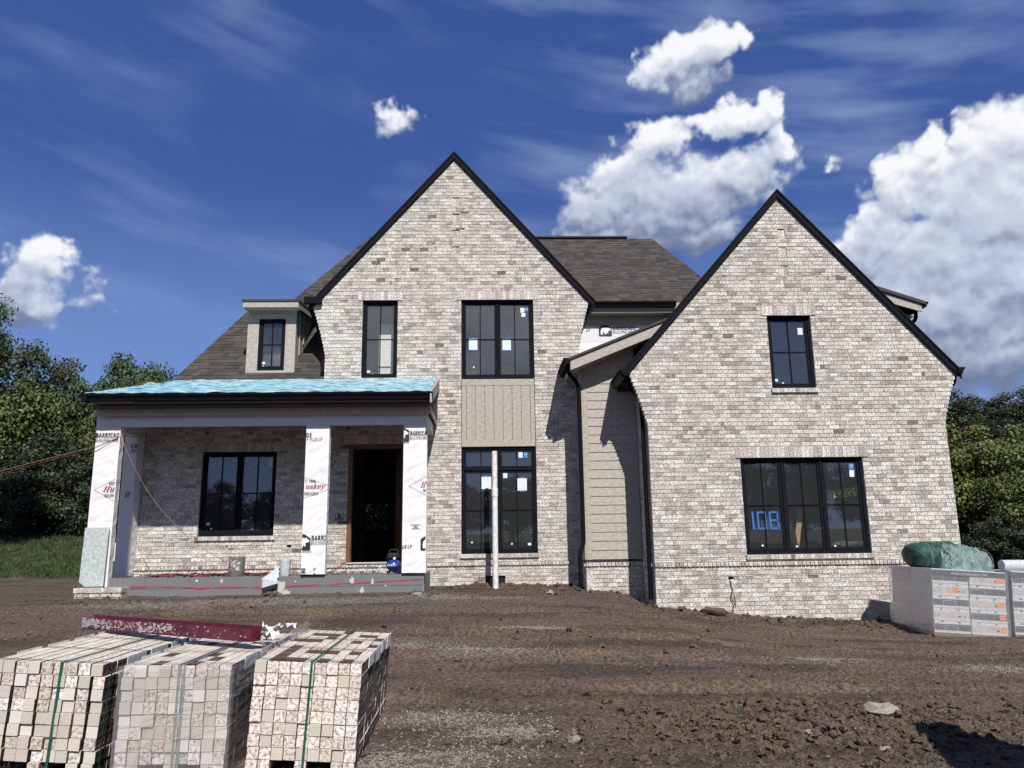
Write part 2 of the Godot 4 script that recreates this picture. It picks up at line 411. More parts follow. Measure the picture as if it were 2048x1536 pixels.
func sky_piece(W: int, H: int, az0: float, az1: float, el1: float, el0: float, clouds: Array) -> Image:
	# one rectangle of the sky, rows from el1 (top) down to el0
	var hf := PackedFloat32Array(); hf.resize(W * H); hf.fill(-2.0)
	var vf := PackedFloat32Array(); vf.resize(W * H); vf.fill(0.5)
	var px := (az1 - az0) / W
	var py := (el1 - el0) / H
	for cl in clouds:
		# small shreds are thinner than the big heaps
		var thin := 0.55 if cl[1] - cl[0] < 4.15 else 0.0
		for k in range(2, cl.size(), 4):
			for wrap in [-360.0, 0.0, 360.0]:
				var a: float = cl[k] + wrap
				var e: float = cl[k + 1]
				var rx: float = cl[k + 2]
				var ry: float = cl[k + 3]
				var i0 := maxi(0, int((a - rx * 1.9 - az0) / px))
				var i1 := mini(W - 1, int((a + rx * 1.9 - az0) / px))
				var j0 := maxi(0, int((el1 - e - ry * 1.9) / py))
				var j1 := mini(H - 1, int((el1 - e + ry * 1.9) / py))
				for j in range(j0, j1 + 1):
					var el := el1 - (j + 0.5) * py
					var dy := (el - e) / ry
					if dy < 0: dy *= 0.92
					for i in range(i0, i1 + 1):
						var dx := (az0 + (i + 0.5) * px - a) / rx
						var h := 1.0 - dx * dx - dy * dy - thin
						var at := j * W + i
						var old := hf[at]
						if h > old - 0.5:
							# a soft union of the puffs
							var t := clampf((h - old) / 0.7 + 0.5, 0.0, 1.0)
							vf[at] = lerpf(vf[at] if old > -1.9 else (el - cl[0]) / (cl[1] - cl[0]), (el - cl[0]) / (cl[1] - cl[0]), t)
							hf[at] = lerpf(old, h, t) + (0.7 * t * (1.0 - t) * 0.35 if old > -1.9 else 0.0)
	var n1 := FastNoiseLite.new()
	n1.seed = 5; n1.frequency = 1.0; n1.fractal_octaves = 6; n1.fractal_gain = 0.56; n1.noise_type = FastNoiseLite.TYPE_SIMPLEX_SMOOTH
	var n2 := FastNoiseLite.new()
	n2.seed = 9; n2.frequency = 1.0; n2.fractal_octaves = 5; n2.fractal_gain = 0.55; n2.noise_type = FastNoiseLite.TYPE_SIMPLEX_SMOOTH
	var dens := PackedFloat32Array(); dens.resize(W * H)
	var wisp := PackedFloat32Array(); wisp.resize(W * H)
	for j in H:
		var el := el1 - (j + 0.5) * py
		if el < -3.0:
			continue
		var ce := cos(deg_to_rad(el)); var se := sin(deg_to_rad(el))
		for i in W:
			var az := deg_to_rad(az0 + (i + 0.5) * px)
			var d := Vector3(sin(az) * ce, se, cos(az) * ce)
			var at := j * W + i
			if hf[at] > -1.6:
				# the heap's outline is torn and curled, its inside only slightly uneven
				var b := n1.get_noise_3dv(d * 16.0)
				var bil := absf(n2.get_noise_3dv(d * 13.0))
				var wx := n1.get_noise_3dv(d * 9.0 + Vector3(3, 1, 7)) * 2.6 + n2.get_noise_3dv(d * 38.0) * 0.75
				var wy := n1.get_noise_3dv(d * 10.0 + Vector3(9, 4, 2)) * 1.9 + n2.get_noise_3dv(d * 38.0 + Vector3(5, 5, 5)) * 0.6
				var src := clampi(j + int(wy / py), 0, H - 1) * W + clampi(i + int(wx / px), 0, W - 1)
				var h0 := hf[src]
				vf[at] = lerpf(vf[at], vf[src], 0.5)
				var inside := smoothstep(0.0, 0.9, h0)
				dens[at] = h0 * lerpf(0.9, 1.25, inside) + b * lerpf(0.95, 0.40, inside) + (0.22 - bil) * lerpf(0.7, 1.0, inside) + 0.04
			else:
				dens[at] = -1.0
			var w := n2.get_noise_3d(d.x * 3.2 + d.y * 2.0, d.y * 17.0 + d.x * 3.0, d.z * 3.2)
			var w2 := n2.get_noise_3d(d.x * 1.3 + 7.0, d.y * 2.6, d.z * 1.3)
			wisp[at] = clampf((w + 0.12) * 1.5, 0, 1) * clampf(w2 * 1.7 + 0.45, 0, 1)
	var im := Image.create(W, H, false, Image.FORMAT_RGBF)
	var top := Color(0.026, 0.062, 0.225)
	var mid := Color(0.047, 0.100, 0.315)
	var low := Color(0.155, 0.262, 0.56)
	var hor := Color(0.28, 0.38, 0.62)
	var off := maxi(1, int(0.6 / py))
	var off2 := maxi(1, int(1.7 / py))
	for j in H:
		var el := el1 - (j + 0.5) * py
		var base: Color
		if el > 26.0: base = mid.lerp(top, clampf((el - 26.0) / 26.0, 0, 1))
		elif el > 9.0: base = low.lerp(mid, smoothstep(9.0, 27.0, el))
		else: base = hor.lerp(low, clampf(el / 9.0, 0, 1))
		if el < 0.0: base = Color(0.10, 0.085, 0.06)
		for i in W:
			var at := j * W + i
			var col := base
			if el > 0.0:
				col = col.lerp(Color(0.36, 0.46, 0.68), wisp[at] * 0.40)
				var hd := dens[at]
				if hd > -0.30:
					var a := smoothstep(-0.30, lerpf(1.05, 0.62, clampf(vf[at] * 1.3, 0.0, 1.0)), hd)
					var up := maxi(0, j - off) * W + mini(W - 1, i + off / 3)
					var up2 := maxi(0, j - off2) * W + mini(W - 1, i + off2 / 3)
					var lit := 0.5 + (minf(hd, 1.5) - minf(dens[up], 1.5)) * 0.26 + (minf(hd, 1.6) - minf(dens[up2], 1.6)) * 0.20
					lit = clampf(lit, 0.0, 1.0)
					var s := clampf(vf[at], 0.0, 1.0)
					var k := clampf(0.02 + 0.66 * s + 0.85 * (lit - 0.44) + 0.10 * (1.0 - smoothstep(0.2, 1.1, hd)), 0.0, 1.0)
					var cc := Color(0.15, 0.19, 0.31).lerp(Color(0.50, 0.56, 0.68), smoothstep(0.0, 0.55, k)).lerp(Color(0.86, 0.875, 0.90), smoothstep(0.45, 1.0, k))
					col = col.lerp(cc, a * 0.97)
			im.set_pixel(i, j, col)
	return im

func make_sky() -> Sky:
	var clouds := cloud_field()
	var whole := sky_piece(1024, 512, -180, 180, 90, -90, clouds)
	whole.resize(4096, 2048, Image.INTERPOLATE_BILINEAR)
	# the same sky, worked out finer where the camera looks
	var fine := sky_piece(956, 568, -42.01171875, 42.01171875, 47.98828125, -1.93359375, clouds)
	whole.blit_rect(fine, Rect2i(0, 0, 956, 568), Vector2i(1570, 478))
	var ps := PanoramaSkyMaterial.new()
	# a panorama begins straight ahead (-z) at its left edge
	var turned := Image.create(4096, 2048, false, Image.FORMAT_RGBF)
	turned.blit_rect(whole, Rect2i(2048, 0, 2048, 2048), Vector2i(0, 0))
	turned.blit_rect(whole, Rect2i(0, 0, 2048, 2048), Vector2i(2048, 0))
	ps.panorama = ImageTexture.create_from_image(turned)
	var s := Sky.new()
	s.sky_material = ps
	return s

func make_view() -> void:
	var cam := Camera3D.new()
	cam.name = "camera"
	cam.fov = rad_to_deg(2.0 * atan(768.0 / 1537.2))
	cam.far = 900.0
	cam.near = 0.1
	cam.transform = Transform3D(Basis(Vector3(0.99944886, -0.0133088, 0.03041139), Vector3(0.00698863, 0.97993998, 0.19917028), Vector3(-0.03245205, -0.19884798, 0.9794929)), Vector3(0, 1.5, 0))
	add_child(cam)
	cam.current = true
	var env := Environment.new()
	env.background_mode = Environment.BG_SKY
	env.sky = make_sky()
	env.tonemap_mode = Environment.TONE_MAPPER_LINEAR
	env.tonemap_exposure = 1.12
	env.background_energy_multiplier = 1.0
	env.sdfgi_enabled = true
	env.ssao_enabled = true
	env.ssil_enabled = true
	var we := WorldEnvironment.new()
	we.environment = env
	add_child(we)
	var sun := DirectionalLight3D.new()
	sun.name = "sun"
	sun.light_energy = 1.6
	sun.light_color = Color(1.0, 0.975, 0.945)
	sun.light_angular_distance = 0.5
	sun.shadow_enabled = true
	sun.transform = Transform3D(Basis.looking_at(Vector3(-0.30, -1.35, -1.33).normalized(), Vector3.UP), Vector3(0, 30, 0))
	add_child(sun)


# ---------------------------------------------------------------- ground
var gn := FastNoiseLite.new()
var gn2 := FastNoiseLite.new()

func base_height(x: float, d: float) -> float:
	var hb: float
	var k := [[-30.0, 0.60], [-1.0, 0.57], [1.5, 0.52], [2.4, 0.42], [3.15, 0.20], [4.2, 0.06], [5.3, -0.03], [6.6, -0.09], [9.0, -0.12], [40.0, 0.0]]
	hb = k[0][1]
	for i in k.size() - 1:
		if x >= k[i][0]:
			hb = lerpf(k[i][1], k[i + 1][1], smoothstep(0.0, 1.0, clampf((x - k[i][0]) / (k[i + 1][0] - k[i][0]), 0, 1)))
	var near := 0.03
	var h := lerpf(near, hb, smoothstep(5.5, 14.2, d))
	if d > 17.0:
		var far_l := 0.6 + 1.75 * smoothstep(17.0, 40.0, d)
		var far_r := -0.1 + 0.75 * smoothstep(17.0, 34.0, d)
		var t := smoothstep(-8.0, 10.0, x)
		h = lerpf(h, lerpf(far_l, far_r, t), smoothstep(17.0, 20.0, d))
		h += 7.5 * smoothstep(45.0, 85.0, d) * smoothstep(-10.0, 30.0, x)
		h += 2.0 * smoothstep(45.0, 90.0, d)
	if d < -25.0:
		h += 2.4 * smoothstep(25.0, 80.0, -d)
	return h

func ground_height(x: float, d: float) -> float:
	var h := base_height(x, d)
	var dirt := dirt_share(x, d)
	if absf(x) < 14.0 and d > 2.5 and d < 20.0:
		# churned earth: rough along the house and in the heap at the right, smoother where it was driven over
		var rough := 0.32 + 0.68 * smoothstep(2.2, 0.4, front_depth(x) - d) * smoothstep(-3.0, -0.5, x)
		rough = maxf(rough, 1.0 - smoothstep(0.5, 1.7, Vector2((x - 2.55) * 0.8, (d - 6.35) * 1.1).length()))
		rough = maxf(rough, 0.9 - smoothstep(0.4, 2.0, Vector2((x - 6.1) * 0.6, (d - 13.6) * 1.6).length()))
		var b := gn.get_noise_2d(x * 9.0, d * 9.0)
		var s := gn2.get_noise_2d(x * 34.0, d * 34.0)
		h += dirt * (b * 0.05 * rough + absf(s) * 0.05 * rough + gn.get_noise_2d(x * 1.6 + 40.0, d * 2.4) * 0.035)
		# a low heap of spoil at the right
		h += 0.16 * exp(-pow((x - 2.45) / 0.75, 2.0) - pow((d - 6.25) / 0.42, 2.0))
		h += 0.10 * exp(-pow((x - 6.2) / 1.1, 2.0) - pow((d - 13.55) / 0.4, 2.0))
		h += 0.05 * exp(-pow((front_depth(x) - 0.25 - d) / 0.35, 2.0)) * smoothstep(-1.0, 0.0, x)
		# cleat marks of a tracked machine
		var q := (d - 8.6) - (x - 4.6) * 0.30
		h += dirt * 0.016 * sin((x * 1.0 + d * 0.55) * 26.0) * exp(-pow(q / 0.55, 2.0)) * smoothstep(2.2, 3.6, x)
		q = (d - 8.05) + x * 0.05
		h += dirt * 0.012 * sin(x * 34.0 + sin(d * 3.0)) * exp(-pow(q / 0.30, 2.0)) * smoothstep(2.2, 1.2, absf(x))
		# wheel ruts running along the front of the house
		for r in RUTS:
			q = d - r[0] - x * r[1] - 0.12 * sin(x * 0.5 + r[0])
			var g := exp(-pow(q / 0.17, 4.0))
			h += dirt * (-0.035 * g + 0.028 * exp(-pow((absf(q) - 0.27) / 0.08, 2.0)))
			h += dirt * 0.011 * g * sin(x * 40.0 + signf(q) * 1.5 + q * 18.0)
	return h

const RUTS := [[7.35, 0.06], [8.95, 0.05], [10.3, -0.02], [11.9, -0.03]]

func rut_share(x: float, d: float) -> float:
	var g := 0.0
	for r in RUTS:
		g = maxf(g, exp(-pow((d - r[0] - x * r[1] - 0.12 * sin(x * 0.5 + r[0])) / 0.22, 4.0)))
	return g

func front_depth(x: float) -> float:
	if x > 3.0: return 14.5
	if x > 1.95: return 15.6
	if x > -1.2: return 16.4
	return 14.7

func dirt_share(x: float, d: float) -> float:
	# 1 on the bare building ground, 0 on the meadow
	var edge := 20.6 + gn.get_noise_2d(x * 2.0, 3.0) * 0.8
	if x > 9.5: edge = 22.0
	return 1.0 - smoothstep(edge - 0.3, edge + 0.5, d) if d > 0 else 1.0 - smoothstep(12.0, 14.0, -d)

const PALE := [[-3.3, 13.3, 2.6, 0.7], [-0.6, 13.6, 1.3, 0.45], [-1.2, 9.6, 0.9, 0.22], [0.0, 9.3, 0.6, 0.15], [3.9, 9.4, 0.5, 0.15], [-0.35, 6.75, 0.55, 0.25], [-0.35, 5.75, 0.7, 0.3], [0.15, 6.3, 0.4, 0.2], [-5.2, 13.0, 1.6, 0.6], [0.6, 10.6, 0.5, 0.12], [5.6, 8.8, 0.4, 0.12], [-0.75, 5.4, 0.25, 0.3]]

func pale_share(x: float, d: float) -> float:
	var g := 0.0
	for p in PALE:
		var q := Vector2((x - p[0]) / p[2], (d - p[1]) / p[3]).length()
		g = maxf(g, 1.0 - smoothstep(0.3, 1.25, q + gn.get_noise_2d(x * 5.0, d * 9.0) * 0.5))
	return g

func make_ground() -> void:
	gn.seed = 3; gn.frequency = 0.35; gn.fractal_octaves = 4
	gn2.seed = 8; gn2.frequency = 0.35; gn2.fractal_octaves = 3
	var xs := []
	var ds := []
	var x := -9.5
	while x < 11.5:
		xs.append(x); x += 0.055
	var step := 0.08
	var e := -9.5
	while e > -320:
		step *= 1.17; e -= step; xs.push_front(e)
	step = 0.08; e = x
	while e < 320:
		step *= 1.17; xs.append(e); e += step
	var d := 3.6
	while d < 17.2:
		ds.append(d); d += 0.036 if d < 9.0 else 0.055
	step = 0.08; e = 3.6
	while e > -260:
		step *= 1.17; e -= step; ds.push_front(e)
	step = 0.08; e = d
	while e < 420:
		step *= 1.13; ds.append(e); e += step
	var w := xs.size()
	var pts := PackedVector3Array()
	var cols := PackedColorArray()
	for dd in ds:
		for xx in xs:
			pts.append(Vector3(xx, ground_height(xx, dd), -dd))
			var t := dirt_share(xx, dd)
			var a := gn.get_noise_2d(xx * 1.3 + 9.0, dd * 6.0)
			var b := gn2.get_noise_2d(xx * 0.7, dd * 4.5 + 30.0)
			var c := Color(0.158, 0.116, 0.083)
			c = c.lerp(Color(0.086, 0.064, 0.047), clampf(b * 2.4 + 0.15, 0, 1))
			c = c.lerp(Color(0.20, 0.156, 0.117), clampf(a * 1.2, 0, 1))
			if t > 0.5 and dd > 4 and dd < 16:
				# earth packed smooth and pale by wheels
				c = c.lerp(Color(0.20, 0.153, 0.112), rut_share(xx, dd) * clampf(0.2 + gn.get_noise_2d(xx * 1.5, dd * 3.0) * 1.2, 0, 0.7))
				c = c.lerp(Color(0.34, 0.32, 0.29), pale_share(xx, dd) * clampf(0.45 + gn2.get_noise_2d(xx * 22.0, dd * 22.0) * 1.6, 0, 1))
			var gr := Color(0.040, 0.062, 0.018).lerp(Color(0.065, 0.082, 0.026), clampf(0.5 + a, 0, 1))
			cols.append(gr.lerp(c, t))
	var nn := PackedVector3Array()
	nn.resize(pts.size())
	var h := ds.size()
	for j in h:
		for i in w:
			var p := pts[j * w + mini(i + 1, w - 1)] - pts[j * w + maxi(i - 1, 0)]
			var q := pts[mini(j + 1, h - 1) * w + i] - pts[maxi(j - 1, 0) * w + i]
			nn[j * w + i] = p.cross(q).normalized()
	var ix := PackedInt32Array()
	for j in h - 1:
		for i in w - 1:
			var a := j * w + i
			ix.append_array([a, a + w, a + 1, a + 1, a + w, a + w + 1])
	var ar := []
	ar.resize(Mesh.ARRAY_MAX)
	ar[Mesh.ARRAY_VERTEX] = pts; ar[Mesh.ARRAY_NORMAL] = nn; ar[Mesh.ARRAY_COLOR] = cols; ar[Mesh.ARRAY_INDEX] = ix
	var me := ArrayMesh.new()
	me.add_surface_from_arrays(Mesh.PRIMITIVE_TRIANGLES, ar)
	me.surface_set_material(0, M.ground)
	put(self, "ground", me, Transform3D.IDENTITY, "structure")

func lump(sd: int, m: Material, sharp := 0.35) -> ArrayMesh:
	# an irregular stone or clod about one unit across
	var nz := FastNoiseLite.new()
	nz.seed = sd; nz.frequency = 0.9; nz.fractal_octaves = 2
	var b := MB.new()
	var f := func(s: float, t: float) -> Vector3:
		var a := -s * TAU
		var e := (t - 0.5) * PI
		var q := Vector3(cos(a) * cos(e), sin(e), sin(a) * cos(e))
		var k := 0.5 * (1.0 + sharp * 2.0 * nz.get_noise_3dv(q * 1.4))
		q = q * k
		q.x *= 1.25
		q.y *= 0.75
		return Vector3(snappedf(q.x, 0.11), snappedf(q.y, 0.09), snappedf(q.z, 0.11)) * 0.5 + q * 0.5
	var nu := 7; var nv := 5
	for j in nv:
		for i in nu:
			b.quad(f.call(float(i) / nu, float(j) / nv), f.call(float(i + 1) / nu, float(j) / nv), f.call(float(i + 1) / nu, float(j + 1) / nv), f.call(float(i) / nu, float(j + 1) / nv))
	return b.mesh(m)

func scatter(called: String, mesh: Mesh, xfs: Array, label: String, category: String) -> void:
	var mm := MultiMesh.new()
	mm.transform_format = MultiMesh.TRANSFORM_3D
	mm.mesh = mesh
	mm.instance_count = xfs.size()
	for i in xfs.size():
		mm.set_instance_transform(i, xfs[i])
	var o := MultiMeshInstance3D.new()
	o.name = called
	o.multimesh = mm
	o.set_meta("kind", "stuff")
	tag(o, label, category)
	add_child(o, true)

func random_turn() -> Basis:
	return Basis.from_euler(Vector3(rng.randf_range(-0.5, 0.5), rng.randf() * TAU, rng.randf_range(-0.5, 0.5)))

func make_litter() -> void:
	rng.seed = 404
	var xf := []
	# clods of earth, thick along the walls and on the heaps
	for i in 34000:
		var x := rng.randf_range(-8.5, 9.5)
		var d := rng.randf_range(4.6, 16.3)
		var fd := front_depth(x)
		if d > fd - 0.03: continue
		var keep := 0.045
		if x > -1.2: keep = maxf(keep, 0.85 * (1.0 - smoothstep(0.15, 1.5, fd - d)))
		keep = maxf(keep, 1.0 - smoothstep(0.3, 1.3, Vector2((x - 2.5) * 0.8, (d - 6.35) * 1.5).length()))
		keep = maxf(keep, 0.9 - smoothstep(0.2, 1.5, Vector2((x - 6.1) * 0.6, (d - 13.6) * 1.8).length()))
		if d < 8.0: keep = maxf(keep, 0.16)
		if rng.randf() > keep: continue
		var s := 0.011 + 0.085 * pow(rng.randf(), 4.0)
		if d < 9.0: s *= 0.75
		xf.append(Transform3D(random_turn().scaled(Vector3.ONE * s), Vector3(x, ground_height(x, d) + s * 0.10, -d)))
	for i in 3000:   # the heap in the foreground at the right
		var x := 2.4 + rng.randfn(0, 1) * 0.85
		var d := 6.2 + rng.randfn(0, 1) * 0.42
		var s := 0.010 + 0.075 * pow(rng.randf(), 4.5)
		xf.append(Transform3D(random_turn().scaled(Vector3.ONE * s), Vector3(x, ground_height(x, d) + s * 0.12, -d)))
	scatter("dirt_clods", lump(2, M.clod, 0.5), xf, "loose brown clods of earth strewn over the building ground", "soil")
	xf = []
	for i in 20000:
		var p: Array = PALE[rng.randi() % PALE.size()]
		var x: float = p[0] + rng.randfn(0, 1) * p[2] * 0.62
		var d: float = p[1] + rng.randfn(0, 1) * p[3] * 0.7
		if i % 5 == 0:
			x = rng.randf_range(-8, 9); d = rng.randf_range(4.8, 14.2)
		if d > front_depth(x) - 0.1: continue
		var s := 0.004 + 0.017 * pow(rng.randf(), 3.0)
		xf.append(Transform3D(random_turn().scaled(Vector3.ONE * s), Vector3(x, ground_height(x, d) + s * 0.15, -d)))
	scatter("pale_gravel", lump(5, M.gravel, 0.4), xf, "pale crushed stone scattered in patches on the brown earth", "gravel")
	# stones big enough to point at
	var rocks := [
		[3.02, 6.18, 0.20, 0.16, 0.20, "flat pale slab of stone at the tip of the foreground shadow", "rock"],
		[2.62, 6.85, 0.13, 0.10, 0.10, "pale pointed stone at the top of the spoil heap", "rock"],
		[2.33, 5.85, 0.11, 0.05, 0.08, "small whitish stone below the spoil heap near the photo's bottom edge", "rock"],
		[2.72, 5.62, 0.10, 0.05, 0.08, "whitish oval stone lowest in the right foreground", "rock"],
		[0.62, 6.05, 0.14, 0.07, 0.10, "grey flat stone by the gravel patch in the middle foreground", "rock"],
		[-1.22, 13.75, 0.16, 0.10, 0.12, "pale pinkish stone lying before the porch corner", "rock"],
		[1.10, 14.1, 0.16, 0.12, 0.14, "upright grey stone in the earth before the lower gable window", "rock"],
		[4.0, 14.15, 0.44, 0.22, 0.26, "big dark clod of earth against the right-hand gable wall", "clod"],
		[2.20, 6.75, 0.26, 0.13, 0.16, "long dark clod at the left end of the spoil heap", "clod"],
		[0.83, 7.3, 0.14, 0.11, 0.12, "lone dark clod on the driven earth in the middle ground", "clod"],
		[-3.9, 14.35, 0.20, 0.12, 0.15, "brown clod lying under the pink line of the porch wall", "clod"],
	]
	for i in rocks.size():
		var r: Array = rocks[i]
		var m := lump(20 + i, M.clod if r[6] == "clod" else M.rock, 0.45)
		var o := put(self, "stone" if r[6] == "rock" else "earth_clod", m, Transform3D(Basis.from_euler(Vector3(0.15, i * 1.3, 0.1)).scaled_local(Vector3(r[2], r[3], r[4])), Vector3(r[0], ground_height(r[0], r[1]) + r[3] * 0.22, -r[1])))
		tag(o, r[5], r[6])


# ---------------------------------------------------------------- brickwork
func brick_color() -> Color:
	var r := rng.randf()
	var c: Color
	if r < 0.30: c = Color(0.87, 0.85, 0.825)
	elif r < 0.67: c = Color(0.74, 0.715, 0.68)
	elif r < 0.86: c = Color(0.615, 0.583, 0.543)
	elif r < 0.92: c = Color(0.66, 0.61, 0.535)
	elif r < 0.992: c = Color(0.47, 0.44, 0.405)
	else: c = Color(0.28, 0.22, 0.195)
	return tone(c, rng.randf_range(0.88, 1.1))

func brick_face_box(b: MB, xf: Transform3D, x0: float, x1: float, y0: float, y1: float, w: float, dep: float, col: Color) -> void:
	# the five faces of a laid brick that can be seen; w is how far its face stands out of the wall plane
	b.col = col
	var j := 0.0012
	var a := xf * Vector3(x0, y0, w + rng.randf_range(-j, j)); var c := xf * Vector3(x1, y0, w + rng.randf_range(-j, j))
	var d := xf * Vector3(x1, y1, w + rng.randf_range(-j, j)); var e := xf * Vector3(x0, y1, w + rng.randf_range(-j, j))
	var a2 := xf * Vector3(x0, y0, w - dep); var c2 := xf * Vector3(x1, y0, w - dep)
	var d2 := xf * Vector3(x1, y1, w - dep); var e2 := xf * Vector3(x0, y1, w - dep)
	if x1 - x0 > 0.12 and rng.randf() < 0.6:
		# burnt or lime-washed on a part of its face
		var t := rng.randf_range(0.25, 0.75)
		var t2 := t + rng.randf_range(-0.12, 0.12)
		var m0 := a.lerp(c, t); var m1 := e.lerp(d, t2)
		b.quad(a, m0, m1, e)
		b.col = col.lerp(Color(0.93, 0.91, 0.885), rng.randf_range(0.25, 0.8)) if rng.randf() < 0.55 else tone(col, rng.randf_range(0.68, 0.9))
		b.quad(m0, c, d, m1)
		b.col = col
	else:
		b.quad(a, c, d, e)
	b.quad(a2, c2, c, a); b.quad(e, d, d2, e2)
	b.quad(a2, a, e, e2); b.quad(c, c2, d2, d)

func intervals(l: float, r: float, y: float, holes: Array) -> Array:
	var out := [[l, r]]
	for h in holes:
		if y <= h[2] or y >= h[3]: continue
		var nxt := []
		for s in out:
			if h[1] <= s[0] or h[0] >= s[1]:
				nxt.append(s); continue
			if h[0] > s[0] + 0.004: nxt.append([s[0], h[0]])
			if h[1] < s[1] - 0.004: nxt.append([h[1], s[1]])
		out = nxt
	return out

func brick_wall(wall: MeshInstance3D, xf: Transform3D, y0: float, y1: float, edge: Callable, holes: Array, single: Rect2, ledge := -9.0, into: MB = null) -> void:
	# a running bond laid course by course between the edges of the wall and round its openings
	# holes: [x0, x1, y0, y1]; bricks whose middle lies in «single» become parts of their own
	var bb := MB.new()
	var mm := into if into else MB.new()
	var n := int(ceil((y1 - y0) / COURSE))
	for k in n:
		var ya := y0 + k * COURSE
		var yb := minf(ya + COURSE, y1)
		var cuts := [ya, yb]
		for h in holes:
			for q in [h[2], h[3]]:
				if q > ya + 0.006 and q < yb - 0.006: cuts.append(q)
		cuts.sort()
		var proud := 0.0
		var head := false
		if absf(ya - ledge) < COURSE * 0.5:
			proud = 0.034; head = true
		for c in cuts.size() - 1:
			var p: float = cuts[c]
			var q: float = cuts[c + 1]
			var e: Vector2 = edge.call((p + q) * 0.5)
			if e.y - e.x < 0.03: continue
			for s in intervals(e.x, e.y, (p + q) * 0.5, holes):
				mm.quad(xf * Vector3(s[0], p, -0.010), xf * Vector3(s[1], p, -0.010), xf * Vector3(s[1], q, -0.010), xf * Vector3(s[0], q, -0.010))
				# the ends of the course, a brick deep
				mm.quad(xf * Vector3(s[0], p, -0.13), xf * Vector3(s[0], p, -0.010), xf * Vector3(s[0], q, -0.010), xf * Vector3(s[0], q, -0.13))
				mm.quad(xf * Vector3(s[1], p, -0.010), xf * Vector3(s[1], p, -0.13), xf * Vector3(s[1], q, -0.13), xf * Vector3(s[1], q, -0.010))
				if q - p < 0.02: continue
				var len := 0.0765 if head else BRICK
				var ph := (0.5 if k % 2 else 0.0) * len + (0.031 * sin(k * 7.3))
				var i0 := int(floor((s[0] - ph) / len)) - 1
				var x: float = i0 * len + ph
				while x < s[1]:
					var xa := maxf(x, s[0])
					var xb := minf(x + len, s[1])
					x += len
					if xb - xa < 0.03: continue
					var ga := xa + (0.0055 if xa > s[0] + 0.001 else 0.001)
					var gb := xb - (0.0055 if xb < s[1] - 0.001 else 0.001)
					var whole := gb - ga > 0.185 and q - p > 0.078 and not head
					if whole and brick_nodes < 300 and single.has_point(Vector2((ga + gb) / 2, (p + q) / 2)):
						brick_nodes += 1
						put(wall, "brick", brick_meshes[rng.randi() % brick_meshes.size()], xf * Transform3D(Basis.from_euler(Vector3(0, 0, rng.randf_range(-0.004, 0.004))), Vector3((ga + gb) / 2, (p + q) / 2, rng.randf_range(-0.001, 0.002))))
						continue
					var top := 0.0055 if q == yb else 0.001
					var end: bool = ga < s[0] + 0.01 or gb > s[1] - 0.01
					brick_face_box(bb, xf, ga, gb, p + 0.0055, q - top, proud + rng.randf_range(-0.0015, 0.002), 0.10 if end else 0.03 + proud, brick_color())
	part(wall, "brickwork", bb, M.brick, "stuff")
	if into: wall.mesh = mm.mesh(M.mortar)
	else: part(wall, "mortar", mm, M.mortar)

func soldiers(wall: Node, xf: Transform3D, x0: float, x1: float, y0: float, y1: float, proud: float, called := "lintel_brick", wide := 0.0790) -> void:
	# upright bricks side by side, each a part; mortar behind them
	var n := maxi(1, int(round((x1 - x0) / wide)))
	var s := (x1 - x0) / n
	var m := MB.new()
	m.box(Vector3(x0, y0, -0.125), Vector3(x1, y1, proud - 0.008), xf)
	part(wall, "mortar", m, M.mortar)
	for i in n:
		var b := MB.new()
		brick_face_box(b, xf, x0 + i * s + 0.004, x0 + (i + 1) * s - 0.004, y0 + 0.001, y1 - 0.003, proud + rng.randf_range(-0.002, 0.002), 0.05, brick_color())
		part(wall, called, b, M.brick)

func reveal(b: MB, xf: Transform3D, h: Array, dep := 0.13) -> void:
	# head and sill faces inside an opening
	b.quad(xf * Vector3(h[0], h[3], -0.010), xf * Vector3(h[1], h[3], -0.010), xf * Vector3(h[1], h[3], -dep), xf * Vector3(h[0], h[3], -dep))
	b.quad(xf * Vector3(h[0], h[2], -dep), xf * Vector3(h[1], h[2], -dep), xf * Vector3(h[1], h[2], -0.010), xf * Vector3(h[0], h[2], -0.010))

func sill_bricks(wall: Node, xf: Transform3D, x0: float, x1: float, y: float) -> void:
	soldiers(wall, xf, x0, x1, y - 0.085, y, 0.045, "sill_brick", 0.0765)


# ---------------------------------------------------------------- windows
func pane_unit(parent: Node, x0: float, x1: float, y0: float, y1: float, z: float) -> void:
	# a double-glazed pane: two sheets of glass with faces before and behind
	var b := MB.new()
	b.box(Vector3(x0, y0, z - 0.004), Vector3(x1, y1, z))
	b.box(Vector3(x0, y0, z - 0.022), Vector3(x1, y1, z - 0.018))
	part(parent, "pane", b, M.glass)

